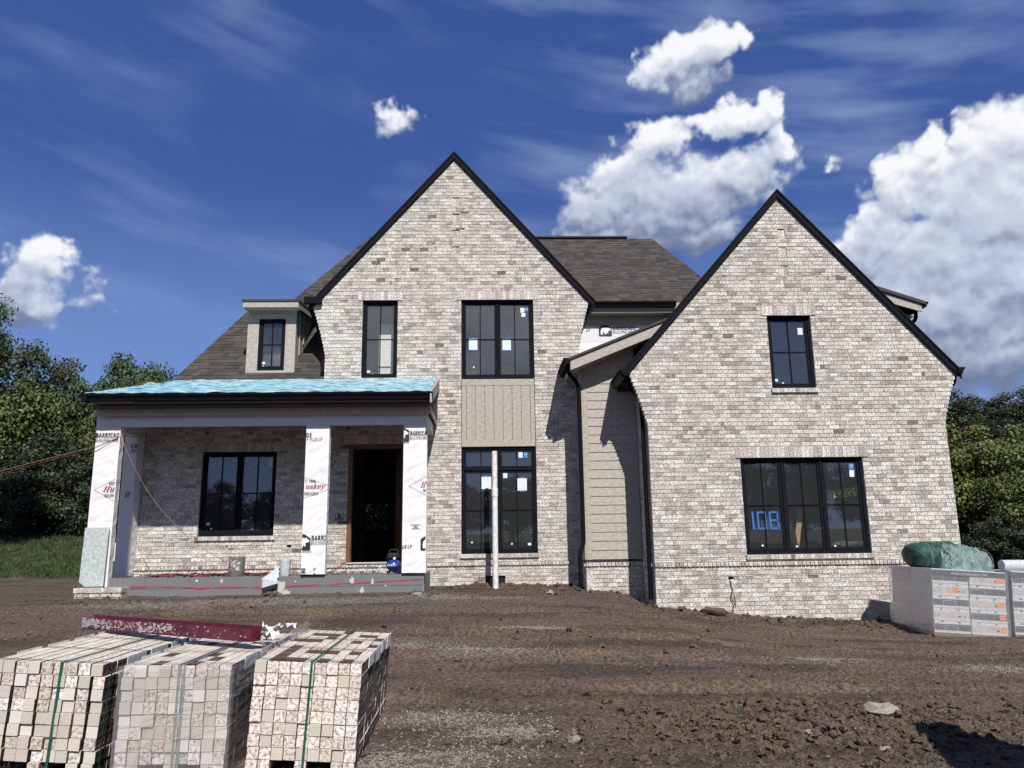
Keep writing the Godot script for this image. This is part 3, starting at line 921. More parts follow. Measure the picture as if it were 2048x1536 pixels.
func sash(parent: Node, x0: float, x1: float, y0: float, y1: float, z: float, rows: Array, rail := 0.045, bottom := 0.06) -> void:
	var b := MB.new()
	b.bbox(Vector3(x0, y0, z - 0.04), Vector3(x0 + rail, y1, z), 0.006)
	b.bbox(Vector3(x1 - rail, y0, z - 0.04), Vector3(x1, y1, z), 0.006)
	b.bbox(Vector3(x0 + rail, y0, z - 0.04), Vector3(x1 - rail, y0 + bottom, z - 0.001), 0.006)
	b.bbox(Vector3(x0 + rail, y1 - rail, z - 0.04), Vector3(x1 - rail, y1, z - 0.001), 0.006)
	part(parent, "sash", b, M.black)
	var gx0 := x0 + rail
	var gx1 := x1 - rail
	var gy0 := y0 + bottom
	var gy1 := y1 - rail
	var mx := (gx0 + gx1) / 2
	var mu := MB.new()
	mu.bbox(Vector3(mx - 0.011, gy0, z - 0.034), Vector3(mx + 0.011, gy1, z - 0.008), 0.004)
	part(parent, "muntin", mu, M.black)
	var ys := [gy0]
	for r in rows:
		var y: float = lerpf(gy0, gy1, r)
		for s in [[gx0, mx - 0.011], [mx + 0.011, gx1]]:
			var mh := MB.new()
			mh.bbox(Vector3(s[0], y - 0.011, z - 0.033), Vector3(s[1], y + 0.011, z - 0.009), 0.004)
			part(parent, "muntin", mh, M.black)
		ys.append(y)
	ys.append(gy1)
	for i in ys.size() - 1:
		var a: float = ys[i] + (0.011 if i > 0 else 0.0)
		var c: float = ys[i + 1] - (0.011 if i < ys.size() - 2 else 0.0)
		pane_unit(parent, gx0, mx - 0.011, a, c, z - 0.020)
		pane_unit(parent, mx + 0.011, gx1, a, c, z - 0.020)

func window_at(x0: float, x1: float, y0: float, y1: float, depth: float, sashes: int, label: String, transom := 0.0, rim := 0.05, rows := [0.5]) -> MeshInstance3D:
	# frame, sashes, muntins and panes of a black window set back in its opening
	var z := -depth - 0.055
	var f := MB.new()
	f.bbox(Vector3(x0, y0, z - 0.09), Vector3(x0 + rim, y1, z), 0.006)
	f.bbox(Vector3(x1 - rim, y0, z - 0.09), Vector3(x1, y1, z), 0.006)
	f.bbox(Vector3(x0 + rim, y1 - rim, z - 0.09), Vector3(x1 - rim, y1, z - 0.001), 0.006)
	f.bbox(Vector3(x0 + rim, y0, z - 0.09), Vector3(x1 - rim, y0 + rim, z + 0.008), 0.006)
	var ix0 := x0 + rim
	var w := (x1 - x0 - 2 * rim) / sashes
	for i in range(1, sashes):
		f.bbox(Vector3(ix0 + i * w - 0.02, y0 + rim, z - 0.085), Vector3(ix0 + i * w + 0.02, y1 - rim, z - 0.003), 0.006)
	var yt := y1 - rim
	if transom > 0.0:
		yt = y1 - transom
		f.bbox(Vector3(ix0, yt, z - 0.08), Vector3(x1 - rim, yt + 0.05, z + 0.004), 0.006)
	var o := part(house, "window", f, M.black)
	o.set_meta("label", label)
	for i in sashes:
		var a := ix0 + i * w + (0.02 if i > 0 else 0.0)
		var b := ix0 + (i + 1) * w - (0.02 if i < sashes - 1 else 0.0)
		sash(o, a + 0.001, b - 0.001, y0 + rim + 0.001, yt - 0.001, z - 0.02, rows, 0.046, 0.06)
		if transom > 0.0:
			sash(o, a + 0.001, b - 0.001, yt + 0.051, y1 - rim - 0.001, z - 0.02, [], 0.046, 0.046)
	return o

func stick(win: Node, called: String, cx: float, cy: float, w: float, h: float, depth: float, m: Material, tilt := 0.0) -> void:
	# paper, tape or a label on the outer face of the glass
	var b := MB.new()
	b.box(Vector3(-w / 2, -h / 2, 0), Vector3(w / 2, h / 2, 0.0012), Transform3D(Basis.from_euler(Vector3(0, 0, tilt)), Vector3(cx, cy, -depth - 0.055 - 0.02 - 0.020 + 0.0015)))
	part(win, called, b, m)

func dot(win: Node, cx: float, cy: float, r: float, depth: float) -> void:
	var b := MB.new()
	var p := PackedVector2Array()
	for i in 14: p.append(Vector2(cos(TAU * i / 14), sin(TAU * i / 14)) * r)
	b.prism(p, Transform3D(Basis.IDENTITY, Vector3(cx, cy, -depth - 0.055 - 0.040 + 0.003)), 0.0012)
	part(win, "sticker", b, M.white)


# ---------------------------------------------------------------- roofs
func shingle_color() -> Color:
	var c := Color(0.098, 0.085, 0.072) if rng.randf() < 0.7 else Color(0.075, 0.071, 0.067)
	return tone(c, rng.randf_range(0.66, 1.3))

func roof_plane(called: String, O: Vector3, U: Vector3, V: Vector3, poly: PackedVector2Array, singles := false, thick := 0.12) -> MeshInstance3D:
	# a shingled roof slope: a deck, and rows of laminated shingles with their own butts; poly in metres along U (eave) and V (up the slope)
	U = U.normalized(); V = V.normalized()
	var N := U.cross(V).normalized()
	var xf := Transform3D(Basis(U, V, N), O)
	var deck := MB.new()
	deck.prism(poly, xf, thick)
	var roof := part(house, called, deck, M.deck)
	var b := MB.new()
	var vmin := 1e9; var vmax := -1e9
	for p in poly:
		vmin = minf(vmin, p.y); vmax = maxf(vmax, p.y)
	var ex := 0.135
	var row := 0
	var y := vmin
	while y < vmax - 0.02:
		var ym := minf(y + ex * 0.5, vmax - 0.01)
		var l := 1e9; var r := -1e9
		for i in poly.size():
			var p := poly[i]; var q := poly[(i + 1) % poly.size()]
			if (p.y - ym) * (q.y - ym) < 0:
				var u := lerpf(p.x, q.x, (ym - p.y) / (q.y - p.y))
				l = minf(l, u); r = maxf(r, u)
		var u := l - rng.randf() * 0.2
		while u < r:
			var w: float = [0.15, 0.22, 0.30][rng.randi() % 3]
			var a := maxf(u, l)
			var c := minf(u + w, r)
			u += w
			if c - a < 0.015: continue
			var hi := 0.013 if rng.randf() < 0.5 else 0.007
			var yt := minf(y + ex + 0.012, vmax)
			var col := shingle_color()
			if singles and shingle_nodes < 300 and c - a > 0.14 and absf(c - a - w) < 0.001 and (row < 11):
				shingle_nodes += 1
				var sb := MB.new()
				sb.col = col
				shingle_box(sb, Transform3D.IDENTITY, 0, w, 0, yt - y, hi)
				put(roof, "shingle", sb.mesh(M.shingle), xf * Transform3D(Basis.IDENTITY, Vector3(a, y, 0)))
			else:
				b.col = col
				shingle_box(b, xf, a, c, y, yt, hi)
		y += ex
		row += 1
	part(roof, "shingles", b, M.shingle, "stuff")
	return roof

func shingle_box(b: MB, xf: Transform3D, a: float, c: float, y: float, yt: float, hi: float) -> void:
	b.quad(xf * Vector3(a, y, hi), xf * Vector3(c, y, hi), xf * Vector3(c, yt, 0.002), xf * Vector3(a, yt, 0.002))
	b.quad(xf * Vector3(a, y, 0.001), xf * Vector3(c, y, 0.001), xf * Vector3(c, y, hi), xf * Vector3(a, y, hi))
	b.tri(xf * Vector3(c, y, hi), xf * Vector3(c, y, 0.001), xf * Vector3(c, yt, 0.002))
	b.tri(xf * Vector3(a, y, 0.001), xf * Vector3(a, y, hi), xf * Vector3(a, yt, 0.002))

func gutter(called: String, a: Vector3, b: Vector3, out: Vector3) -> MeshInstance3D:
	# an ogee gutter from a to b; «out» points away from the fascia; a and b lie on its upper back edge
	var z := (b - a).normalized()
	var p := PackedVector2Array([Vector2(0, 0), Vector2(0, -0.125), Vector2(0.075, -0.125), Vector2(0.085, -0.11), Vector2(0.092, -0.075), Vector2(0.115, -0.05), Vector2(0.135, -0.03), Vector2(0.135, -0.018), Vector2(0.14, -0.012), Vector2(0.14, 0.004), Vector2(0.128, 0.004), Vector2(0.128, -0.03), Vector2(0.08, -0.105), Vector2(0.008, -0.112), Vector2(0.008, 0.0)])
	var m := MB.new()
	var xf := Transform3D(Basis(out, Vector3.UP, out.cross(Vector3.UP)), b if out.cross(Vector3.UP).dot(z) > 0 else a)
	m.prism(p, xf, (b - a).length())
	# closed ends
	var cap := PackedVector2Array([Vector2(0, 0), Vector2(0, -0.125), Vector2(0.075, -0.125), Vector2(0.092, -0.075), Vector2(0.135, -0.03), Vector2(0.14, 0.004)])
	m.prism(cap, xf * Transform3D(Basis.IDENTITY, Vector3(0, 0, 0.003)), 0.005)
	m.prism(cap, xf * Transform3D(Basis.IDENTITY, Vector3(0, 0, -(b - a).length() + 0.002)), 0.005)
	return part(house, called, m, M.gutter)

func downspout(pts: Array) -> void:
	var m := MB.new()
	var q := []
	for i in pts.size():
		if i == 0 or i == pts.size() - 1:
			q.append(pts[i]); continue
		var p: Vector3 = pts[i]
		var a: Vector3 = p + (pts[i - 1] - p).limit_length(0.09)
		var b: Vector3 = p + (pts[i + 1] - p).limit_length(0.09)
		for k in 5:
			var t := k / 4.0
			q.append(a.lerp(p, t).lerp(p.lerp(b, t), t))
	m.tube(q, 0.045, 8)
	part(house, "downspout", m, M.gutter)

func rake_trim(xc: float, ya: float, slope: float, half: float, z: float, tall: float) -> void:
	# black barge boards up both sides of a gable, with the roof edge above them
	for s in [-1.0, 1.0]:
		var b := MB.new()
		b.prism(PackedVector2Array([Vector2(xc, ya), Vector2(xc + s * half, ya - slope * half), Vector2(xc + s * half, ya - slope * half - tall), Vector2(xc, ya - tall)]), Transform3D(Basis.IDENTITY, Vector3(0, 0, z)), 0.035)
		part(house, "barge_board", b, M.black)
		var e := MB.new()
		e.prism(PackedVector2Array([Vector2(xc, ya + 0.045), Vector2(xc + s * (half + 0.03), ya + 0.045 - slope * (half + 0.03)), Vector2(xc + s * (half + 0.03), ya + 0.002 - slope * (half + 0.03)), Vector2(xc, ya + 0.002)]), Transform3D(Basis.IDENTITY, Vector3(0, 0, z + 0.018)), 0.10)
		part(house, "roof_edge", e, M.black)


# ---------------------------------------------------------------- printed building wrap
func bear_logo(parent: Node, xf: Transform3D, s: float, clip := Rect2(-9, -9, 18, 18)) -> void:
	# black badge with a clipped roof-shaped top and a white walking bear, s wide
	var badge := PackedVector2Array([Vector2(0.0, 0.06), Vector2(0.06, 0), Vector2(0.94, 0), Vector2(1, 0.06), Vector2(1, 0.66), Vector2(0.62, 0.9), Vector2(0.38, 0.9), Vector2(0, 0.66)])
	var bear := PackedVector2Array([Vector2(0.14, 0.10), Vector2(0.28, 0.10), Vector2(0.30, 0.28), Vector2(0.40, 0.32), Vector2(0.44, 0.24), Vector2(0.40, 0.14), Vector2(0.56, 0.14), Vector2(0.60, 0.30), Vector2(0.66, 0.20), Vector2(0.72, 0.20), Vector2(0.72, 0.40), Vector2(0.90, 0.44), Vector2(0.95, 0.52), Vector2(0.82, 0.62), Vector2(0.76, 0.70), Vector2(0.68, 0.66), Vector2(0.50, 0.70), Vector2(0.28, 0.64), Vector2(0.16, 0.50), Vector2(0.12, 0.30)])
	var box := PackedVector2Array([clip.position / s, Vector2(clip.end.x, clip.position.y) / s, clip.end / s, Vector2(clip.position.x, clip.end.y) / s])
	for k in [[badge, M.ink, 0.0016, "badge"], [bear, M.wrap, 0.0030, "bear_mark"]]:
		for p in Geometry2D.intersect_polygons(k[0], box):
			var q := PackedVector2Array()
			for v in p: q.append(v * s)
			var b := MB.new()
			b.prism(q, xf * Transform3D(Basis.IDENTITY, Vector3(0, 0, k[2])), 0.0012)
			part(parent, k[3], b, k[1])

func diamond(parent: Node, xf: Transform3D, w: float, h: float, x0: float, x1: float) -> void:
	# the outline of a stretched hexagon cut to the strip x0..x1
	var p := [Vector2(0, h / 2), Vector2(w * 0.36, h), Vector2(w, h * 0.60), Vector2(w, h * 0.40), Vector2(w * 0.36, 0)]
	var b := MB.new()
	for i in p.size():
		var a: Vector2 = p[i]
		var c: Vector2 = p[(i + 1) % p.size()]
		if a.x > c.x:
			var t := a; a = c; c = t
		if c.x <= x0 or a.x >= x1: continue
		var t0 := 0.0 if c.x - a.x < 0.001 else clampf((x0 - a.x) / (c.x - a.x), 0, 1)
		var t1 := 1.0 if c.x - a.x < 0.001 else clampf((x1 - a.x) / (c.x - a.x), 0, 1)
		var u := a.lerp(c, t0); var v := a.lerp(c, t1)
		b.bar(xf * Vector3(u.x, u.y, 0.001), xf * Vector3(v.x, v.y, 0.001), 0.005, 0.0012, xf.basis.z)
	part(parent, "print_outline", b, M.plum_ink)

func wrapped_column(x0: float, x1: float, y0: float, y1: float, zf: float, zb: float, m: Material, called := "wrapped_column") -> MeshInstance3D:
	# a square post in building wrap, its sheet slightly slack
	var nz := FastNoiseLite.new()
	nz.seed = int(x0 * 100); nz.frequency = 1.0; nz.fractal_octaves = 2
	var b := MB.new()
	var c := [Vector3(x0, 0, zf), Vector3(x1, 0, zf), Vector3(x1, 0, zb), Vector3(x0, 0, zb)]
	for k in 4:
		var p: Vector3 = c[k]
		var q: Vector3 = c[(k + 1) % 4]
		var o := (q - p).normalized().cross(Vector3.UP)
		b.grid(14, 90, func(s: float, t: float) -> Vector3:
			var g := p.lerp(q, s) + Vector3.UP * lerpf(y0, y1, t)
			var e := minf(1.0, minf(s, 1.0 - s) * 8.0)
			var w := nz.get_noise_3d(g.x * 1.6 + g.y * 0.8, g.y * 3.2 - g.x * 2.2, g.z * 1.6)
			return g + o * (absf(w) * 0.019 - 0.007) * e)
	b.quad(Vector3(x0, y1, zf), Vector3(x1, y1, zf), Vector3(x1, y1, zb), Vector3(x0, y1, zb))
	b.quad(Vector3(x0, y0, zb), Vector3(x1, y0, zb), Vector3(x1, y0, zf), Vector3(x0, y0, zf))
	return part(house, called, b, m)


# ---------------------------------------------------------------- the house
const ZM := 16.4   # gable and porch wall
const ZG := 14.5   # right-hand gable
const ZW := 15.6   # sided wing between them
const ZU := 19.4   # set-back upper wall

func main_edge(y: float) -> Vector2:
	var l := -7.37 if y < 4.9 else -3.525
	var r := 2.0
	if y > 5.45:
		l = -3.525 - 0.315 * pow(clampf((y - 5.45) / 1.2, 0, 1), 1.25)
		r = 2.0 + 0.27 * pow(clampf((y - 5.40) / 1.25, 0, 1), 1.25)
	var hw := (10.19 - y) / 1.145 if y > 5.4 else 20.0
	return Vector2(maxf(l, -0.72 - hw), minf(r, -0.72 + hw))

func garage_edge(y: float) -> Vector2:
	var l := 3.075
	var r := 8.885
	if y > 3.6:
		l = 3.075 - 0.305 * pow(clampf((y - 3.6) / 0.98, 0, 1), 1.2)
		r = 8.885 + 0.325 * pow(clampf((y - 3.6) / 0.98, 0, 1), 1.2)
	var hw := (8.355 - y) / 1.14
	return Vector2(maxf(l, 5.95 - hw), minf(r, 5.95 + hw))

func make_house() -> void:
	rng.seed = 11
	house = thing("brick_house", "unfinished pale brick house with two steep black-trimmed gables and a wrapped porch", "house")
	for i in 26:
		var b := MB.new()
		brick_face_box(b, Transform3D.IDENTITY, -0.0967, 0.0967, -0.0349, 0.0349, 0.0, 0.03, brick_color())
		brick_meshes.append(b.mesh(M.brick))
	front_walls()
	roofs()
	porch()
	wing()
	rooms()

func front_walls() -> void:
	var xm := Transform3D(Basis.IDENTITY, P(0, 0, ZM))
	var xg := Transform3D(Basis.IDENTITY, P(0, 0, ZG))
	# --- the gable with the porch wall
	var w := MB.new()
	var open_m := [[-0.56, 1.04, 1.226, 6.748], [-2.736, -1.96, 4.979, 6.743], [-6.018, -4.46, 1.652, 3.404], [-2.95, -1.72, 1.065, 3.54], [-0.06, 0.352, 0.53, 0.776]]
	for h in open_m: reveal(w, xm, h)
	var wall := part(house, "gable_wall", MB.new(), M.mortar)
	var lint := [[-2.84, -1.86, 6.743, 6.945], [-0.66, 1.14, 6.748, 6.955], [-6.12, -4.36, 3.404, 3.605], [-3.05, -1.62, 3.54, 3.742]]
	var sills := [[-0.59, 1.06, 1.226], [-6.06, -4.42, 1.652], [-2.76, -1.94, 4.979]]
	var orn := [[-0.757, -0.601, 8.99, 9.19], [-0.757, -0.601, 8.59, 8.79], [-0.757, -0.601, 8.20, 8.40], [-0.757, -0.601, 7.80, 8.005]]
	var holes := open_m + lint + orn
	for s in sills: holes.append([s[0], s[1], s[2] - 0.085, s[2]])
	holes.append([-4.17, -4.08, 1.41, 1.46])
	brick_wall(wall, xm, 0.985 - 8 * COURSE, 10.16, main_edge, holes, Rect2(0, 0, 0, 0), 0.985, w)
	for l in lint:
		soldiers(wall, xm, l[0], l[1], l[2], l[3], 0.008)
		boxpart(wall, "steel_angle", P(l[0], l[2] - 0.007, ZM + 0.09), P(l[1], l[2] - 0.001, ZM - 0.012), M.rubber)
	for s in sills: sill_bricks(wall, xm, s[0], s[1], s[2])
	for o in orn: soldiers(wall, xm, o[0], o[1], o[2], o[3], -0.022, "niche_brick")
	boxpart(wall, "outlet_box", P(-4.17, 1.41, ZM + 0.06), P(-4.08, 1.46, ZM + 0.05), M.rubber)
	# crawl-space vent
	var v := boxpart(house, "vent", P(-0.058, 0.532, ZM + 0.06), P(0.350, 0.774, ZM + 0.05), M.rubber)
	for i in 7:
		boxpart(v, "slat", P(-0.05 + i * 0.058, 0.54, ZM + 0.05), P(-0.03 + i * 0.058, 0.77, ZM + 0.03), M.black)
	boxpart(house, "side_wall", P(-7.36, 0.3, ZM + 0.12), P(-7.2, 4.95, 26), M.siding)
	boxpart(house, "side_wall", P(-3.50, 4.9, ZM + 0.12), P(-3.38, 7.0, 22.5), M.siding)
	boxpart(house, "side_wall", P(1.86, 0.3, ZM + 0.12), P(1.98, 7.0, 22.5), M.siding)
	# the ends of the corbelled courses
	# --- right-hand gable
	var wg := MB.new()
	var open_g := [[4.81, 7.18, 1.172, 2.976], [5.545, 6.42, 4.319, 5.794]]
	for h in open_g: reveal(wg, xg, h)
	var wallg := part(house, "gable_wall", MB.new(), M.mortar)
	var lint_g := [[4.72, 7.28, 2.976, 3.178], [5.44, 6.53, 5.794, 5.995]]
	var orn_g := [[5.91, 6.063, 7.415, 7.615], [5.91, 6.063, 7.025, 7.225], [5.91, 6.063, 6.635, 6.835]]
	holes = open_g + lint_g + orn_g + [[4.79, 7.21, 1.087, 1.172], [5.525, 6.44, 4.234, 4.319], [4.43, 4.525, 0.735, 0.785]]
	brick_wall(wallg, xg, 0.97 - 17 * COURSE, 8.32, garage_edge, holes, Rect2(3.1, -0.1, 1.75, 4.0), 0.97, wg)
	for l in lint_g:
		soldiers(wallg, xg, l[0], l[1], l[2], l[3], 0.008)
		boxpart(wallg, "steel_angle", P(l[0], l[2] - 0.007, ZG + 0.09), P(l[1], l[2] - 0.001, ZG - 0.012), M.rubber)
	sill_bricks(wallg, xg, 4.79, 7.21, 1.172)
	sill_bricks(wallg, xg, 5.525, 6.44, 4.319)
	for o in orn_g: soldiers(wallg, xg, o[0], o[1], o[2], o[3], -0.022, "niche_brick")
	boxpart(wallg, "outlet_box", P(4.43, 0.735, ZG + 0.06), P(4.525, 0.785, ZG + 0.05), M.rubber)
	# its left flank, seen at a slant
	var xl := Transform3D(Basis(Vector3(0, 0, 1), Vector3.UP, Vector3(-1, 0, 0)), Vector3(3.075, 0, 0))
	var flank := part(house, "flank_wall", MB.new(), M.mortar)
	flank.mesh = BoxMesh.new()
	flank.mesh.size = Vector3(0.12, 5.0, 5.4)
	flank.mesh.material = M.mortar
	flank.position = Vector3(3.16, 2.1, -17.33)
	brick_wall(flank, flank.transform.affine_inverse() * xl, 0.97 - 17 * COURSE, 4.55, func(_y): return Vector2(-ZW - 0.02, -ZG - 0.13), [], Rect2(0, 0, 0, 0), 0.97)
	# far flank of the right-hand part, with a long low opening under its ceiling
	boxpart(house, "side_wall", P(8.72, -0.4, ZG + 0.12), P(8.88, 2.42, 24), M.siding)
	boxpart(house, "side_wall", P(8.72, 2.62, ZG + 0.12), P(8.88, 4.6, 24), M.siding)
	boxpart(house, "side_wall", P(8.72, 2.42, ZG + 0.12), P(8.88, 2.62, 16.2), M.siding)
	boxpart(house, "side_wall", P(8.72, 2.42, 19.6), P(8.88, 2.62, 24), M.siding)
	# rear wall with an unglazed opening at the end of the hall
	boxpart(house, "rear_wall", P(-7.36, 0.2, 26), P(-4.15, 4.9, 26.2), M.siding)
	boxpart(house, "rear_wall", P(-3.35, 0.2, 26), P(8.88, 4.9, 26.2), M.siding)
	boxpart(house, "rear_wall", P(-4.15, 0.2, 26), P(-3.35, 1.9, 26.2), M.siding)
	boxpart(house, "rear_wall", P(-4.15, 2.75, 26), P(-3.35, 4.9, 26.2), M.siding)
	# --- windows
	var n := window_at(-2.736, -1.96, 4.981, 6.741, ZM, 1, "single black window with four panes, left on the middle gable")
	stick(n, "sticker", -2.585, 5.145, 0.065, 0.05, ZM, M.white)
	dot(n, -2.50, 5.085, 0.02, ZM)
	n = window_at(-0.556, 1.036, 4.951, 6.746, ZM, 2, "pair of black upper windows above the grey panel")
	for k in [[-0.30, 5.75], [0.44, 5.74]]:
		stick(n, "paper_sheet", k[0], k[1], 0.19, 0.25, ZM, M.paper)
		stick(n, "tape", k[0] + 0.01, k[1] + 0.137, 0.12, 0.025, ZM, M.tape)
		stick(n, "tape", k[0] + 0.01, k[1] - 0.137, 0.14, 0.025, ZM, M.tape)
	stick(n, "sticker", 0.80, 6.53, 0.09, 0.11, ZM, M.paper)
	stick(n, "sticker", 0.885, 6.545, 0.085, 0.08, ZM, M.sticker_blue)
	words(n, "lettering", "JW", "Droid Serif", Transform3D(Basis.IDENTITY, P(0.853, 6.525, ZM + 0.090)), 0.06, 0.04, M.white, 0.25)
	stick(n, "sticker", 0.82, 6.42, 0.09, 0.09, ZM, M.paper, -0.08)
	dot(n, -0.29, 5.23, 0.02, ZM)
	n = window_at(-0.556, 1.036, 1.228, 3.460, ZM, 2, "tall pair of black windows with transoms behind the white pipe", 0.50)
	for k in [[-0.03, 2.70], [0.73, 2.66]]:
		stick(n, "paper_sheet", k[0], k[1], 0.21, 0.26, ZM, M.paper)
		stick(n, "tape", k[0], k[1] + 0.143, 0.12, 0.03, ZM, M.tape)
		stick(n, "tape", k[0], k[1] - 0.143, 0.12, 0.03, ZM, M.tape)
	stick(n, "sticker", 0.375, 2.86, 0.09, 0.12, ZM, M.paper)
	stick(n, "sticker", 0.71, 3.29, 0.09, 0.12, ZM, M.paper)
	stick(n, "sticker", 0.82, 3.285, 0.09, 0.12, ZM, M.sticker_blue)
	words(n, "lettering", "JW", "Droid Serif", Transform3D(Basis.IDENTITY, P(0.785, 3.275, ZM + 0.090)), 0.065, 0.045, M.white, 0.25)
	stick(n, "sticker", 0.87, 1.41, 0.07, 0.05, ZM, M.paper)
	dot(n, -0.34, 1.46, 0.02, ZM)
	dot(n, 0.50, 1.42, 0.02, ZM)
	n = window_at(-6.016, -4.462, 1.654, 3.402, ZM, 2, "pair of black windows on the porch wall, half in shade")
	stick(n, "sticker", -4.60, 3.17, 0.10, 0.15, ZM, M.paper)
	stick(n, "sticker", -5.84, 1.91, 0.07, 0.05, ZM, M.paper)
	dot(n, -5.77, 1.81, 0.02, ZM)
	dot(n, -4.93, 1.80, 0.02, ZM)
	n = window_at(4.812, 7.178, 1.174, 2.974, ZG, 3, "wide three-part black window with blue tape numbers")
	var z := ZG
	var t := [[5.005, 1.80, 0.035, 0.33], [5.10, 1.80, 0.035, 0.33], [5.17, 1.95, 0.105, 0.033], [5.17, 1.65, 0.105, 0.033], [5.24, 1.80, 0.035, 0.33], [5.33, 1.80, 0.035, 0.32], [5.415, 1.95, 0.135, 0.033], [5.415, 1.80, 0.135, 0.03], [5.415, 1.65, 0.135, 0.033], [5.478, 1.80, 0.03, 0.32]]
	for s in t: stick(n, "tape", s[0], s[1], s[2], s[3], z, M.tape, 0.02)
	stick(n, "sticker", 6.985, 2.80, 0.09, 0.11, z, M.sticker_blue)
	words(n, "lettering", "JW", "Droid Serif", Transform3D(Basis.IDENTITY, P(6.95, 2.785, ZG + 0.090)), 0.07, 0.05, M.white, 0.25)
	stick(n, "sticker", 6.985, 2.665, 0.09, 0.13, z, M.paper, -0.05)
	for k in [[5.15, 1.335], [5.80, 1.31], [6.53, 1.31]]: dot(n, k[0], k[1], 0.02, z)
	n = window_at(5.547, 6.418, 4.321, 5.792, ZG, 1, "single black window high on the right-hand gable")
	stick(n, "sticker", 6.23, 5.49, 0.10, 0.14, z, M.paper)
	stick(n, "sticker", 5.665, 4.50, 0.075, 0.05, z, M.paper)
	dot(n, 5.80, 4.44, 0.02, z)
	# grey boarded panel between the two middle windows
	var pan := boxpart(house, "wall_panel", P(-0.555, 3.463, ZM + 0.10), P(1.035, 4.948, ZM + 0.05), M.siding)
	boxpart(pan, "rail", P(-0.55, 4.80, ZM + 0.05), P(1.03, 4.945, ZM + 0.015), M.siding, 0.004)
	boxpart(pan, "rail", P(-0.55, 3.466, ZM + 0.05), P(1.03, 3.60, ZM + 0.015), M.siding, 0.004)
	for i in 9:
		var a := -0.55 + (0.10 if i > 0 else 0.0) + (i - 1) * 0.198 * (1.0 if i > 0 else 0.0)
		var b := -0.55 + 0.10 + i * 0.198 if i < 8 else 1.03
		boxpart(pan, "board", P(a + 0.004, 3.60, ZM + 0.05), P(b - 0.004, 4.80, ZM + 0.022), M.siding, 0.003)

